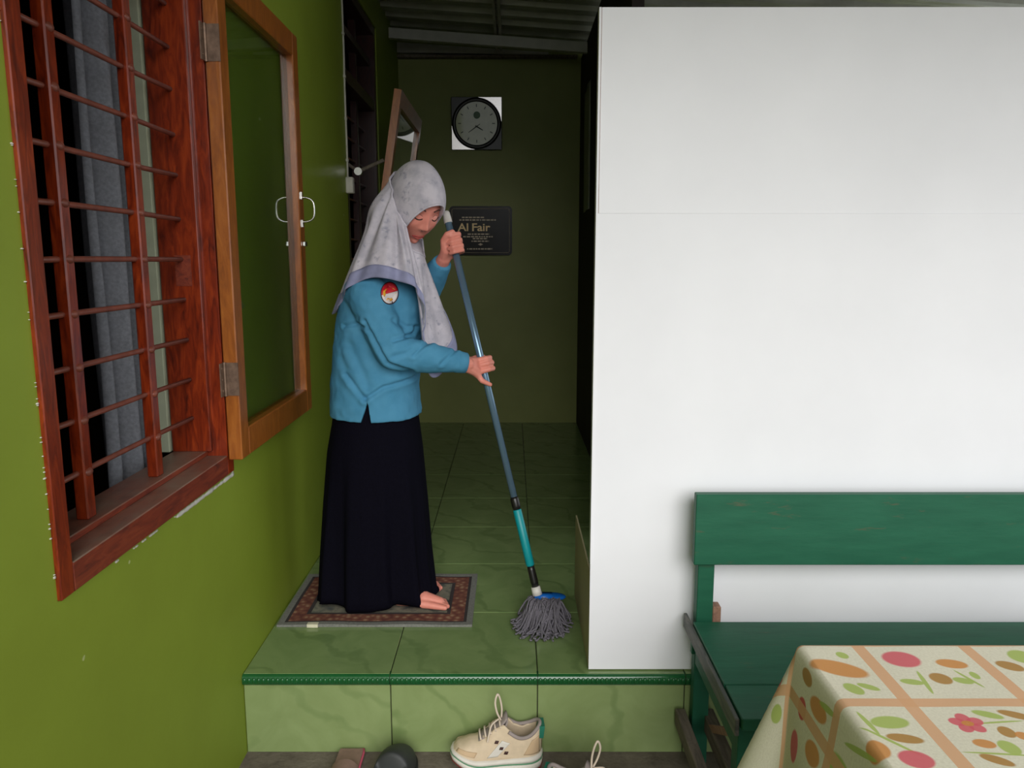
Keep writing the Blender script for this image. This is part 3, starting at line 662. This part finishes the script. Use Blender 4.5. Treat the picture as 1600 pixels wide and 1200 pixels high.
# pinkish sandal
plain('sandal_brown', rgb(140, 112, 100), .8, var=.12, scale=60); plain('sandal_pink', rgb(200, 84, 112), .7)
sa = empty('sandal', (-.475, 2.0, GZ)); tag(sa, 'flat dusty brown sandal with a pink edge, beside the dark clog', 'shoe')
o1 = [(.036*math.cos(a)*(1 if math.sin(a) < 0 else 1), .11*math.sin(a)) for a in [2*math.pi*k/28 for k in range(28)]]
o1 = [(max(-.036, min(.036, x*1.5)), max(-.11, min(.108, y*1.35))) for x, y in o1]
MB().prism([(x, y, 0) for x, y in o1], (0, 0, .016)).build('sole', 'sandal_brown', sa, False, False)
MB().prism([(x*.98, y*.98, .0162) for x, y in o1], (0, 0, .004)).build('footbed', 'sandal_brown', sa, False, False)
MB().tube([(x*1.03, y*1.02, .014) for x, y in o1 if x > .018], .004, 6).build('edge_trim', 'sandal_pink', sa, True, False)
MB().grid([[(.040*math.cos(a), y, .018+.035*math.sin(a)) for a in [math.pi*k/12 for k in range(13)]] for y in (-.03, -.01, .01)]).build('strap', 'sandal_brown', sa, True, False)

# ---------------------------------------------------------------- mop
plain('pole_blue', rgb(108, 136, 158), .25, .55, var=.04); plain('grip_teal', rgb(0, 134, 140), .45, var=.04); plain('clip_blue', rgb(10, 92, 176), .4, var=.05); plain('mop_grey', rgb(104, 100, 108), .95, var=.2, scale=200); plain('cap_white', rgb(206, 202, 196), .5, var=.04)
TOP, BOT = at(700, 346, 2.632), at(837, 918, 2.47)
pd = (BOT-TOP).normalized()
def onpole(py):
    lo, hi = -.2, 1.2
    for _ in range(40):
        md = (lo+hi)/2; q = TOP.lerp(BOT, md); z = q.z-CAMH
        y = 600-FPX*(q.y*SP+z*CP)/(q.y*CP-z*SP)
        lo, hi = (md, hi) if y < py else (lo, md)
    return TOP.lerp(BOT, lo)
mop = empty('mop', (BOT.x, BOT.y, 0)); tag(mop, 'string mop with pale blue pole and teal grip held by the person in the headscarf', 'mop')
MB().tube([onpole(344), onpole(782)], .0118, 16).build('pole', 'pole_blue', mop, True)
MB().tube([onpole(330), onpole(333), onpole(348)], [.009, .0125, .0142], 14).build('cap', 'cap_white', mop, True)
MB().tube([onpole(776), onpole(780), onpole(790), onpole(797)], [.0125, .0145, .0145, .0125], 14).build('collar', 'black_plastic', mop, True)
MB().tube([onpole(795), onpole(797), onpole(882), onpole(884)], [.011, .0145, .0145, .012], 16).build('grip', 'grip_teal', mop, True)
MB().tube([onpole(883), onpole(890), onpole(908), onpole(916)], [.0115, .0125, .0135, .012], 14).build('joint', 'black_plastic', mop, True)
HB = onpole(922); MB().tube([HB-pd*.012, HB+pd*.016], [.0155, .017], 14).build('socket', 'cap_white', mop, True)
hd = HB+pd*.016
m = MB(); cc = hd+Vector((.05, .012, -.012))
m.ball(cc, (.048, .026, .010), 18, 8); m.box(hd.x-.01, hd.x+.05, hd.y-.014, hd.y+.018, hd.z-.016, hd.z+.002); m.build('clip', 'clip_blue', mop, True)
m = MB(); rnd = random.Random(3)
for i in range(300):
    a = rnd.uniform(0, 2*math.pi); rr = math.sqrt(rnd.random())
    ex, ey = .098+.100*rr*math.cos(a), 2.405+.115*rr*math.sin(a); ez = .006+rnd.random()*.014
    s0 = Vector((hd.x-.01+.085*rnd.random(), hd.y-.012+.03*rnd.random(), hd.z-.016)); s0.z = max(.03, s0.z)
    e = Vector((ex, ey, ez)); k1 = s0.lerp(e, .35)+Vector((rnd.uniform(-.012, .012), rnd.uniform(-.012, .012), rnd.uniform(.006, .028))); k2 = s0.lerp(e, .75)+Vector((rnd.uniform(-.014, .014), rnd.uniform(-.014, .014), 0)); k2.z = .010+rnd.random()*.024
    k3 = e+Vector((rnd.uniform(-.012, .012), rnd.uniform(-.012, .012), 0))
    m.tube(catmull([s0, k1, k2, e, k3], 3), .0030, 5)
o = m.build('strings', 'mop_grey', mop, True); o['kind'] = 'stuff'

# ================================================================== PERSON
t = NT('skin').set(.5, 0, .35); t.color(t.ramp(t.noise(25, 4), [(.3, rgb(212, 132, 116)), (.7, rgb(222, 143, 126))])); t.b.inputs['Subsurface Weight'].default_value = .12; t.b.inputs['Subsurface Radius'].default_value = (.012, .005, .003); t.b.inputs['Subsurface Scale'].default_value = .5; M['skin'] = t.m
plain('lip', rgb(176, 78, 72), .45, var=.06); plain('brow', rgb(74, 46, 38), .8); plain('lash', rgb(40, 24, 22), .8)
YC = 2.6
yaw, pit = R(57), R(30)
F = Vector((math.cos(pit)*math.cos(yaw), -math.cos(pit)*math.sin(yaw), -math.sin(pit))); U = Vector((math.sin(pit)*math.cos(yaw), -math.sin(pit)*math.sin(yaw), math.cos(pit))); RT = F.cross(U)
roll = R(-3); U, RT = (U*math.cos(roll)+RT*math.sin(roll)), (RT*math.cos(roll)-U*math.sin(roll))
HC = at(668, 339, 2.52)-F*.083        # head centre from the point between the eyes
def H(f, r_, u): return HC+F*f+RT*r_+U*u
def ga(x, c, s): return math.exp(-((x-c)/s)**2)
def face_pt(d):    # unit direction in head frame (f, r, u) -> local offset
    f, r_, u = d
    x, y, z = f*.090, r_*.071, u*(.116 if u > 0 else .127)
    jaw = sm(.0, 1.0, -u); y *= 1-.36*jaw*jaw*(1 if f > -.3 else .6); x *= 1-.10*jaw if f > 0 else 1+.12*(1-jaw)
    if f > 0:
        w_ = sm(0, .35, f)
        x -= .010*w_*ga(u, .1, .5)*0
        b = 0
        b += .017*ga(y, 0, .0095)*ga(z, -.038, .012)          # nose tip
        b += .009*ga(y, 0, .008)*ga(z, -.018, .022)           # bridge
        b += .005*(ga(y, .013, .007)+ga(y, -.013, .007))*ga(z, -.042, .008)
        b -= .009*(ga(y, .031, .017)+ga(y, -.031, .017))*ga(z, .002, .012)
        b += .0055*(ga(y, .031, .013)+ga(y, -.031, .013))*ga(z, -.003, .008)   # lowered lids
        b += .004*(ga(y, .03, .02)+ga(y, -.03, .02))*ga(z, .024, .009)
        b += .0040*ga(y, 0, .020)*ga(z, -.079, .013)           # mouth mound
        b -= .003*ga(y, 0, .018)*ga(z, -.079, .0035)
        b -= .004*ga(y, 0, .02)*ga(z, -.095, .006)
        b += .013*ga(y, 0, .020)*ga(z, -.114, .014)           # chin
        b += .006*(ga(y, .042, .018)+ga(y, -.042, .018))*ga(z, -.035, .022)    # cheeks
        x += b*w_
    return x, y, z
body = MB()
n1, n2 = 150, 120; rows = []
for i in range(1, n2):
    th = math.pi*i/n2; r_ = []
    for k in range(n1):
        a = 2*math.pi*k/n1; x, y, z = face_pt((math.cos(th), math.sin(th)*math.cos(a), math.sin(th)*math.sin(a))); r_.append(H(x, y, z))
    rows.append(r_)
body.grid(rows, True, True)
head_bvh = BVHTree.FromPolygons([Vector(v) for v in body.v], [list(f) for f in body.f])
# skeleton points
neck = at(612, 418, 2.61); chest = at(598, 470, 2.61); belly = at(590, 570, 2.6); hips = at(588, 640, 2.6)
shR, elR, wrR = at(577, 462, 2.482), at(612, 551, 2.415), at(730, 569, 2.505)
shL, elL, wrL = at(622, 455, 2.75), at(664, 458, 2.80), at(694, 404, 2.655)
body.limb([H(-.02, 0, -.06), H(-.03, 0, -.11), neck], [.052, .05, .055]); body.limb([neck, chest, belly, hips], [.07, .105, .10, .11])
body.limb([neck+Vector((0, -.03, -.03)), shR], [.05, .043]); body.limb([neck+Vector((0, .03, -.03)), shL], [.05, .043])
body.limb([shR, elR, wrR], [.043, .034, .023]); body.limb([shL, elL, wrL], [.043, .034, .023])
# legs and feet
def foot(hip, knee, ank, toe_dir):
    body.limb([hip, knee, ank], [.075, .05, .034]); td = Vector(toe_dir).normalized(); sd_ = Vector((-td.y, td.x, 0))
    heel = Vector((ank.x, ank.y, .037))-td*.03; body.limb([ank, heel, Vector((ank.x, ank.y, .037))+td*.06, Vector((ank.x, ank.y, .028))+td*.115], [.034, .026, .028, .018])
    for k in range(-2, 3): 
        b = Vector((ank.x, ank.y, .026))+td*.10+sd_*k*.0135; body.limb([b-td*.05+Vector((0, 0, .006)), b, b+td*(.045-.006*abs(k+1))-Vector((0, 0, .006))], [.015, .0125, .0085], 10)
foot(hips+Vector((.02, -.07, 0)), Vector((-.42, 2.535, .42)), Vector((-.365, 2.55, .085)), (1, -.10, 0))
foot(hips+Vector((-.02, .07, 0)), Vector((-.46, 2.68, .42)), Vector((-.405, 2.685, .085)), (1, .02, 0))
# hands around the pole
def pole_frame(py):
    c_ = onpole(py); e2 = Vector((0, -1, 0)); e2 = (e2-pd*e2.dot(pd)).normalized(); e1 = pd.cross(e2).normalized()
    if e1.x < 0: e1 = -e1
    return c_, e1, e2
def ringpt(py, ang, rad, dz=0): c_, e1, e2 = pole_frame(py); return c_+e1*rad*math.cos(R(ang))+e2*rad*math.sin(R(ang))+pd*dz
# left hand: palm behind the pole, fingers closing toward the viewer
for k, py in enumerate((369, 378, 386.5, 394)):
    kn = ringpt(py, -112, .031); body.limb([wrL.lerp(kn, .15), wrL.lerp(kn, .6), kn], [.017, .0145, .0115], 10)
    s_ = 1 if k < 3 else .85
    body.limb([kn, ringpt(py, -42, .031), ringpt(py, 22, .0275), ringpt(py+1, 95, .0225), ringpt(py+1, 140, .021)], [.0100*s_, .0090*s_, .0086*s_, .0082*s_, .0074*s_], 10)
body.limb([wrL, ringpt(386, 185, .031), ringpt(374, 165, .029), ringpt(367, 120, .024), ringpt(365, 70, .0225)], [.020, .0155, .0125, .0105, .0088], 10)
body.limb([wrL, ringpt(388, -165, .030), ringpt(376, -150, .029)], [.021, .019, .016], 10)
# right hand: back of the hand to the viewer, fingers closing round the far side, little finger stretched
for k, (py, ko) in enumerate(((562, 0), (570, .003), (579, .002))):
    kn = ringpt(py, 118, .030); body.limb([wrR.lerp(kn, .1), wrR.lerp(kn, .6), kn], [.0195, .016, .0118], 10)
    body.limb([kn, ringpt(py, 52, .0305+ko), ringpt(py, 0, .030+ko), ringpt(py, -62, .0235), ringpt(py, -118, .0215)], [.0102, .0092, .0088, .0083, .0076], 10)
kn = ringpt(586, 128, .030); body.limb([wrR+Vector((0, 0, -.012)), wrR.lerp(kn, .6), kn, at(753, 595, kn.y-.004), at(766, 601, kn.y+.004)], [.017, .0145, .0105, .0090, .0072], 10)
body.limb([wrR+Vector((0, .01, .006)), ringpt(560, -170, .032), ringpt(558, -130, .028), ringpt(559, -70, .024)], [.018, .014, .0115, .0088], 10)
body.limb([wrR, ringpt(572, 150, .032)], [.0225, .018], 12)
bme = applied(body.mesh('person', True), [('REMESH', dict(mode='VOXEL', voxel_size=.0027)), ('SMOOTH', dict(factor=.5, iterations=2))])
bz = Vector((-.45, 2.6, 0))
bme.transform(Matrix.Translation(-bz))
person = bpy.data.objects.new('person', bme); col.objects.link(person); person.location = bz; bme.materials.append(M['skin']); bme.shade_smooth()
tag(person, 'person in lavender-grey headscarf, turquoise shirt and navy skirt, standing on the doormat and mopping', 'person')
# face details laid on the head
def onface(r_, u, off=.0008):
    o_ = H(.2, r_, u); hit = head_bvh.ray_cast(o_, -F); return (hit[0] if hit[0] else H(.085, r_, u))+F*off
def strip(name, mat, pts, rad, off=.001, flat=.6): MB().tube(catmull([onface(a, b, off) for a, b in pts], 5), rad, 8).build(name, mat, person, True)
for s_ in (1, -1):
    strip('eyebrow', 'brow', [(s_*.014, .0205), (s_*.026, .0255), (s_*.038, .0245), (s_*.048, .0175)], [.0016]+[.0024]*9+[.0020]*5+[.0010], .0003)
    strip('eyelashes', 'lash', [(s_*.017, -.0065), (s_*.025, -.0115), (s_*.034, -.0118), (s_*.043, -.0075), (s_*.047, -.005)], [.0010]+[.0017]*18+[.0022]*2, .0008)
    strip('eyelid_crease', 'brow', [(s_*.018, .001), (s_*.030, .0048), (s_*.043, .0)], .0007, .0002)
    strip('nostril', 'lash', [(s_*.006, -.0485), (s_*.0095, -.048)], .0016, -.0004)
strip('lips', 'lip', [(-.021, -.0805), (-.010, -.0762), (0, -.0772), (.010, -.0762), (.021, -.0805)], [.0010]+[.0025]*9+[.0028]*2+[.0025]*8+[.0010], .0006)
strip('lips', 'lip', [(-.020, -.081), (-.009, -.0852), (0, -.0862), (.009, -.0852), (.020, -.081)], [.0010]+[.0030]*9+[.0034]*2+[.0030]*8+[.0010], .0002)

# ---------------------------------------------------------------- skirt
t = NT('skirt_navy').set(.85, 0, .04); t.color(t.ramp(t.noise(300, 2), [(.3, rgb(9, 8, 15)), (.7, rgb(14, 13, 24))])); M['skirt_navy'] = t.m
def lerp_rows(tab, py):
    for a, b in zip(tab, tab[1:]):
        if a[0] <= py <= b[0]:
            k = (py-a[0])/(b[0]-a[0]); return [a[i]+(b[i]-a[i])*k for i in range(1, len(a))]
    return list(tab[-1][1:])
SK = [(590, 530, 645, .145, 2.6), (655, 522, 654, .158, 2.6), (700, 514, 660, .165, 2.6), (780, 507, 667, .160, 2.6), (860, 501, 673, .148, 2.605), (915, 498, 679, .138, 2.61), (938, 496, 684, .130, 2.612)]
rows = []
NS = 160
for i in range(47):
    py = 590+(938-590)*i/46; l_, r_, b, yc = lerp_rows(SK, py); pl, pr_ = at(l_, py, yc), at(r_, py, yc); cx_, a = (pl.x+pr_.x)/2, (pr_.x-pl.x)/2
    f = sm(640, 938, py); row = []
    for k in range(NS):
        an = 2*math.pi*k/NS; fold = 1+f*(.075*math.sin(an*7+.5)+.05*math.sin(an*12+1.7+py*.004)+.02*math.sin(an*4+2.2))-.03*f
        fold += f*.018*math.sin(an*23+.8)
        ex = 2/2.3; c_, s_ = math.cos(an), math.sin(an)
        x = cx_+a*math.copysign(abs(c_)**ex, c_)*(1+(fold-1)*(.4 if abs(c_) > .9 else 1)); y = yc+b*math.copysign(abs(s_)**ex, s_)*fold
        z = max(pl.z, .016)
        if py > 925: z = .014+(938-py)*.0022+.008*(1+math.sin(an*5+1))*sm(925, 938, py)
        row.append((x, y, z))
    rows.append(row)
sk = MB().grid(rows, True); me = applied(sk.mesh('skirt'), [('SOLIDIFY', dict(thickness=.003, offset=-1))]); skirt = link('skirt', me, 'skirt_navy', person, True); skirt['label'] = 'long dark navy skirt with soft vertical folds'

# ---------------------------------------------------------------- shirt
t = NT('shirt_blue').set(.8, 0, .2); v = t.coord(); t.color(t.ramp(t.noise(18, 5), [(.3, rgb(66, 128, 160)), (.7, rgb(78, 140, 172))])); t.bump(t.noise(400, 2), .2, .001); M['shirt_blue'] = t.m
SH = [(402, 600, 640, .055, 2.615), (415, 585, 648, .085, 2.615), (428, 566, 656, .125, 2.612), (445, 548, 662, .150, 2.61), (470, 534, 666, .158, 2.605), (500, 528, 665, .162, 2.6), (540, 524, 659, .166, 2.6), (600, 519.5, 654, .170, 2.6), (630, 518.5, 656, .172, 2.6), (645, 518, 658, .173, 2.6)]
rows = []
for i in range(60):
    py = 402+(645-402)*i/59; l_, r_, b, yc = lerp_rows(SH, py); pl, pr_ = at(l_, py, yc), at(r_, py, yc); cx_, a = (pl.x+pr_.x)/2, (pr_.x-pl.x)/2; row = []
    for k in range(80):
        an = 2*math.pi*k/80; ex = 2/2.35; c_, s_ = math.cos(an), math.sin(an)
        row.append((cx_+a*math.copysign(abs(c_)**ex, c_), yc+b*math.copysign(abs(s_)**ex, s_), pl.z))
    rows.append(row)
sb = MB().grid(rows, True, True)
for pts, rad in (([at(572, 458, 2.52), shR+Vector((.0, -.012, 0)), shR.lerp(elR, .5), elR+Vector((0, 0, .004)), elR.lerp(wrR, .45), at(726, 567, 2.503)], [.075, .068, .060, .055, .049, .0325]),
                 ([at(620, 455, 2.70), shL, elL, elL.lerp(wrL, .55), wrL-(wrL-elL).normalized()*.018], [.07, .062, .052, .044, .034])):
    sb.limb(pts, rad, 18, False)
me = applied(sb.mesh('shirt'), [('REMESH', dict(mode='VOXEL', voxel_size=.005)), ('SMOOTH', dict(factor=.5, iterations=6))])
# creases in the cloth
def W(px, py): q = at(px, py, 2.45); return Vector((q.x, q.z))
cre = [([(541, 586), (556, 603), (572, 622)], .007, .007), ([(572, 622), (600, 604), (635, 597), (655, 592)], .007, .006), ([(536, 510), (558, 506), (577, 510)], .006, .006), ([(548, 540), (566, 575), (575, 600)], .004, .012),
       ([(621, 529), (642, 524), (648, 514)], .006, .005), ([(617, 498), (634, 512), (645, 512)], .005, .006), ([(650, 552), (664, 538), (680, 533)], .006, .005), ([(690, 568), (702, 556), (712, 548)], .004, .005), ([(655, 540), (640, 548), (622, 552)], .004, .007),
       ([(575, 500), (592, 530), (612, 562), (645, 578)], .009, .006), ([(530, 560), (550, 590), (560, 600)], .003, .01)]
cre = [([W(*p) for p in a], b, c_) for a, b, c_ in cre]
def segd(p, a, b): ab = b-a; k = max(0, min(1, (p-a).dot(ab)/ab.length_squared)); return (p-a-ab*k).length
vn = [v.normal.copy() for v in me.vertices]
for v, n_ in zip(me.vertices, vn):
    d = .0035*noise.noise(Vector((v.co.x*14, v.co.y*14, v.co.z*20)))+.0018*noise.noise(v.co*45)
    if v.co.y < 2.56:
        p = Vector((v.co.x, v.co.z))
        for pl, amp, wd in cre:
            ds = min(segd(p, a, b) for a, b in zip(pl, pl[1:])); d += -amp*math.exp(-(ds/wd)**2)+amp*.5*math.exp(-((ds-wd*2)/(wd*1.3))**2)
    v.co += n_*d
# side slit, cut out down to the skirt
SY = Vector((0, -.07, 0)); cut = MB().prism([at(574.5, 627, 2.43)+SY, at(582, 672, 2.43)+SY, at(560, 672, 2.43)+SY], (0, .115, 0)).mesh('slit'); co = bpy.data.objects.new('slit', cut); col.objects.link(co)
me = applied(me, [('BOOLEAN', dict(operation='DIFFERENCE', object=co, solver='EXACT'))]); bpy.data.objects.remove(co)
shirt_bvh = BVHTree.FromPolygons([v.co.copy() for v in me.vertices], [list(p.vertices) for p in me.polygons])
shirt = link('shirt', me, 'shirt_blue', person, True); shirt['label'] = 'turquoise long-sleeved shirt with a side slit and sleeve badge'
# cuff
cd = (wrR-elR).normalized(); c0 = at(726, 567, 2.503)
MB().tube([c0-cd*.030, c0-cd*.028, c0+cd*.004, c0+cd*.004, c0-cd*.01], [.0335, .0365, .0335, .0295, .027], 24, False).build('cuff', 'shirt_blue', shirt, True)
# badge: red over white oval with a golden eagle
plain('badge_red', rgb(188, 20, 34), .6, var=.05); plain('badge_white', rgb(216, 206, 204), .6, var=.04); plain('badge_gold', rgb(222, 160, 50), .5, var=.2, scale=120); plain('badge_rim', rgb(60, 34, 40), .7)
bc = Vector((0, 0, 0))
def proj(px, py, off):
    d = (at(px, py, 2.0)-Vector((0, 0, CAMH))).normalized(); hit = shirt_bvh.ray_cast(Vector((0, 0, CAMH)), d)
    p = hit[0] if hit[0] else at(px, py, 2.43); n = hit[1] if hit[0] else Vector((0, -1, 0))
    return p+Vector((.0, -1, .15)).normalized()*off
def badge(name, outline, off, mat, parent):
    c_ = (sum(p[0] for p in outline)/len(outline), sum(p[1] for p in outline)/len(outline)); rows_ = []
    for f in (0.02, .35, .7, 1): rows_.append([proj(c_[0]+(x-c_[0])*f, c_[1]+(y-c_[1])*f, off) for x, y in outline])
    me_ = applied(MB().grid(rows_, True).mesh(name), [('SOLIDIFY', dict(thickness=.0012, offset=0))]); return link(name, me_, mat, parent, True)
el = lambda cx_, cy, rx, ry, a0=0, a1=360, n=28: [(cx_+rx*math.cos(R(a0+(a1-a0)*k/n)), cy+ry*math.sin(R(a0+(a1-a0)*k/n))) for k in range(n+(0 if a1-a0 == 360 else 1))]
bd = badge('badge', el(609, 458, 14.2, 18), .0015, 'badge_rim', shirt); bd['label'] = 'oval sleeve badge, red over white with a golden eagle'
badge('badge_lower_half', el(609, 458, 12.8, 16.4, -12, 168), .0024, 'badge_white', bd); badge('badge_upper_half', el(609, 458, 12.8, 16.4, 168, 348), .0024, 'badge_red', bd)
badge('eagle_wing', [(608, 456), (604, 451), (599, 455), (598.5, 461), (601, 464), (604, 460), (607, 464)], .0032, 'badge_gold', bd); badge('eagle_wing', [(610, 456), (614, 450), (618, 453), (619.5, 458), (616, 461), (613, 459), (611, 464)], .0032, 'badge_gold', bd)
badge('eagle_body', [(609, 453), (611.5, 457), (612, 463), (614, 469), (610, 471), (604, 469), (607, 463), (607, 457)], .0038, 'badge_gold', bd)

# ---------------------------------------------------------------- headscarf
t = NT('scarf').set(.8, 0, .2); a = t.ramp(t.noise(22, 5, None, .6), [(.35, rgb(172, 168, 178)), (.6, rgb(196, 190, 198))])
b = t.ramp(t.noise(42, 3), [(.60, (0, 0, 0, 1)), (.72, (1, 1, 1, 1))]); t.color(t.mix(t.math('MULTIPLY', b, .75), a, rgb(134, 134, 150))); t.bump(t.noise(350, 2), .15, .001); M['scarf'] = t.m
plain('scarf_band', rgb(136, 138, 168), .8, var=.08, scale=40)
# hood: from the rim of the face opening round the head
rows = []; NR = 96
opening = [(-.006, .056), (.018, .047), (.034, .030), (.046, .006), (.055, -.026), (.0575, -.060), (.048, -.100), (.027, -.126), (0, -.134), (-.027, -.126), (-.048, -.100), (-.0575, -.060), (-.056, -.026), (-.052, .006), (-.046, .034), (-.030, .053)]
EY, EZ = .083, .144
oc = catmull([(a/EY, b/EZ, 0) for a, b in opening], 8, True)
def rim_s(th):      # radius of the opening along direction th from the middle of the face
    best = None
    for p in oc:
        an = math.atan2(p.y+.28, p.x); d = abs((an-th+math.pi) % (2*math.pi)-math.pi)
        if best is None or d < best[0]: best = (d, p)
    return best[1]
for j in range(-4, 36):
    r_ = []
    for k in range(NR):
        th = 2*math.pi*k/NR; up = math.sin(th); p = rim_s(th); s0 = min(.97, math.hypot(p.x, p.y)); ps0 = math.asin(s0); t0 = math.atan2(p.y, p.x)
        jj = max(0, j)/35; ps = ps0+(math.pi-ps0)*jj; dth = (th-t0+math.pi) % (2*math.pi)-math.pi; t1 = t0+dth*sm(0, .35, jj)
        f, rr, uu = math.cos(ps), math.sin(ps)*math.cos(t1), math.sin(ps)*math.sin(t1)
        xx, yy, zz = f*(.110 if f < 0 else .103)-.004, rr*EY, uu*(EZ if uu < 0 else .128)
        if f < .2 and zz > 0: xx -= .016*sm(.2, -.7, f); zz += .006*sm(.2, -.3, f)
        yy *= 1-.12*sm(.1, 1, -uu)
        lift = math.exp(-jj*8); farlow = sm(.01, -.04, p.x*EY)*sm(.035, -.045, p.y*EZ); low = sm(-.085, -.125, p.y*EZ)
        xx += lift*(.006+.010*max(0, up)**1.5-.034*low-.040*farlow); zz += lift*(.004*max(0, up)-.004*low); yy -= lift*.006*farlow
        wr = .0016*math.sin(th*9+jj*9)*sm(.1, .4, jj)
        if j < 0: q = -j/4; xx -= .022*q; yy *= 1-.03*q; zz *= 1-.02*q
        r_.append(H(xx+wr, yy*(1+wr*8), zz*(1+wr*6)))
    rows.append(r_)
hood = MB().grid(rows, True)
me = applied(hood.mesh('headscarf'), [('SOLIDIFY', dict(thickness=.003, offset=1))]); scarf = link('headscarf', me, 'scarf', person, True); scarf['label'] = 'lavender-grey printed headscarf draped over head and shoulders'
MB().limb([H(-.004, 0, -.118), H(-.02, -.005, -.15), at(634, 430, 2.585)], [.040, .056, .075], 20).build('under_layer', 'scarf', scarf, True)
# rolled rim of the face opening
rim = [Vector(p) for p in rows[4]]; MB().tube(rim+[rim[0]], .0030, 8, False).build('rim', 'scarf', scarf, True)
# draped layer: top edge A round the head, hem D over shoulders and chest
A = [(656, 396, 2.510), (643, 389, 2.492), (630, 367, 2.482), (616, 346, 2.484), (606, 325, 2.493), (600.5, 303, 2.512), (602, 283, 2.55), (614, 265, 2.61), (628, 266, 2.665), (640, 292, 2.705), (656, 352, 2.69), (661, 398, 2.62), (661, 400, 2.55)]
D = [(676, 590, 2.50), (661, 545, 2.455), (664, 500, 2.432), (652, 455, 2.408), (628, 441, 2.395), (580, 434, 2.40), (541, 455, 2.455), (525, 490, 2.56), (530, 480, 2.68), (590, 440, 2.83), (640, 440, 2.83), (682, 470, 2.69), (712, 546, 2.60)]
NSG = 14
Ac = catmull([at(*p) for p in A], NSG, True); Dc = catmull([at(*p) for p in D], NSG, True)
hood_bvh = BVHTree.FromPolygons([Vector(p) for p in hood.v], [list(f) for f in hood.f])
for k in range(len(Ac)):                # the upper edge of the outer layer lies on the hood
    sk_ = k/len(Ac)*13
    if sk_ < 1.7 or sk_ > 10.4: continue
    q = hood_bvh.find_nearest(Ac[k]); o_ = (q[0]-HC).normalized(); Ac[k] = q[0]+o_*.004
axis0, axis1 = H(-.02, 0, .0), at(600, 470, 2.61)
rows = []; NT_ = 34
for j in range(NT_+1):
    t_ = j/NT_; r_ = []
    for k in range(len(Ac)):
        p = Ac[k].lerp(Dc[k], t_); ax = axis0.lerp(axis1, t_); out = Vector((p.x-ax.x, p.y-ax.y, 0)); L_ = out.length; out.normalize()
        s_ = k/len(Ac)*13
        bulge = math.sin(math.pi*t_)
        near = sm(2, 3.4, s_)*(1-sm(5.2, 6.6, s_)); side = sm(.3, 1.6, s_)*(1-sm(9.8, 11, s_)); p = p+out*(.008*bulge*side)+Vector((0, -.012, .006))*bulge*near
        p = p+out*.026*math.exp(-((t_-.22)/.14)**2)*sm(5.2, 6.6, s_)*(1-sm(8.2, 9.5, s_))
        fold = .0075*math.sin(s_*5.3+1.4*t_+.6)+.0045*math.sin(s_*9.1-2*t_)
        p = p+out*fold*(.25+.75*sm(0, .35, t_))*(.35+.65*side)
        # the layer edge is a raised roll at the top
        p = p+out*.004*math.exp(-t_*30)
        r_.append(p)
    rows.append(r_)
me = applied(MB().grid(rows, True).mesh('drape'), [('SOLIDIFY', dict(thickness=.003, offset=0)), ('SUBSURF', dict(levels=1))]); drape = link('drape', me, 'scarf', scarf, True)
MB().tube([Vector(p) for p in rows[0]]+[Vector(rows[0][0])], .0038, 8, False).build('fold_edge', 'scarf', scarf, True)
# hem band
hb_ = [[rows[j][k]+(Vector((rows[j][k].x-at(600, 470, 2.61).x, rows[j][k].y-2.61, 0)).normalized()*.0032) for k in range(len(Ac))] for j in range(NT_-5, NT_+1)]
me = applied(MB().grid(hb_, True).mesh('hem_band'), [('SOLIDIFY', dict(thickness=.002, offset=0))]); link('hem_band', me, 'scarf_band', scarf, True)
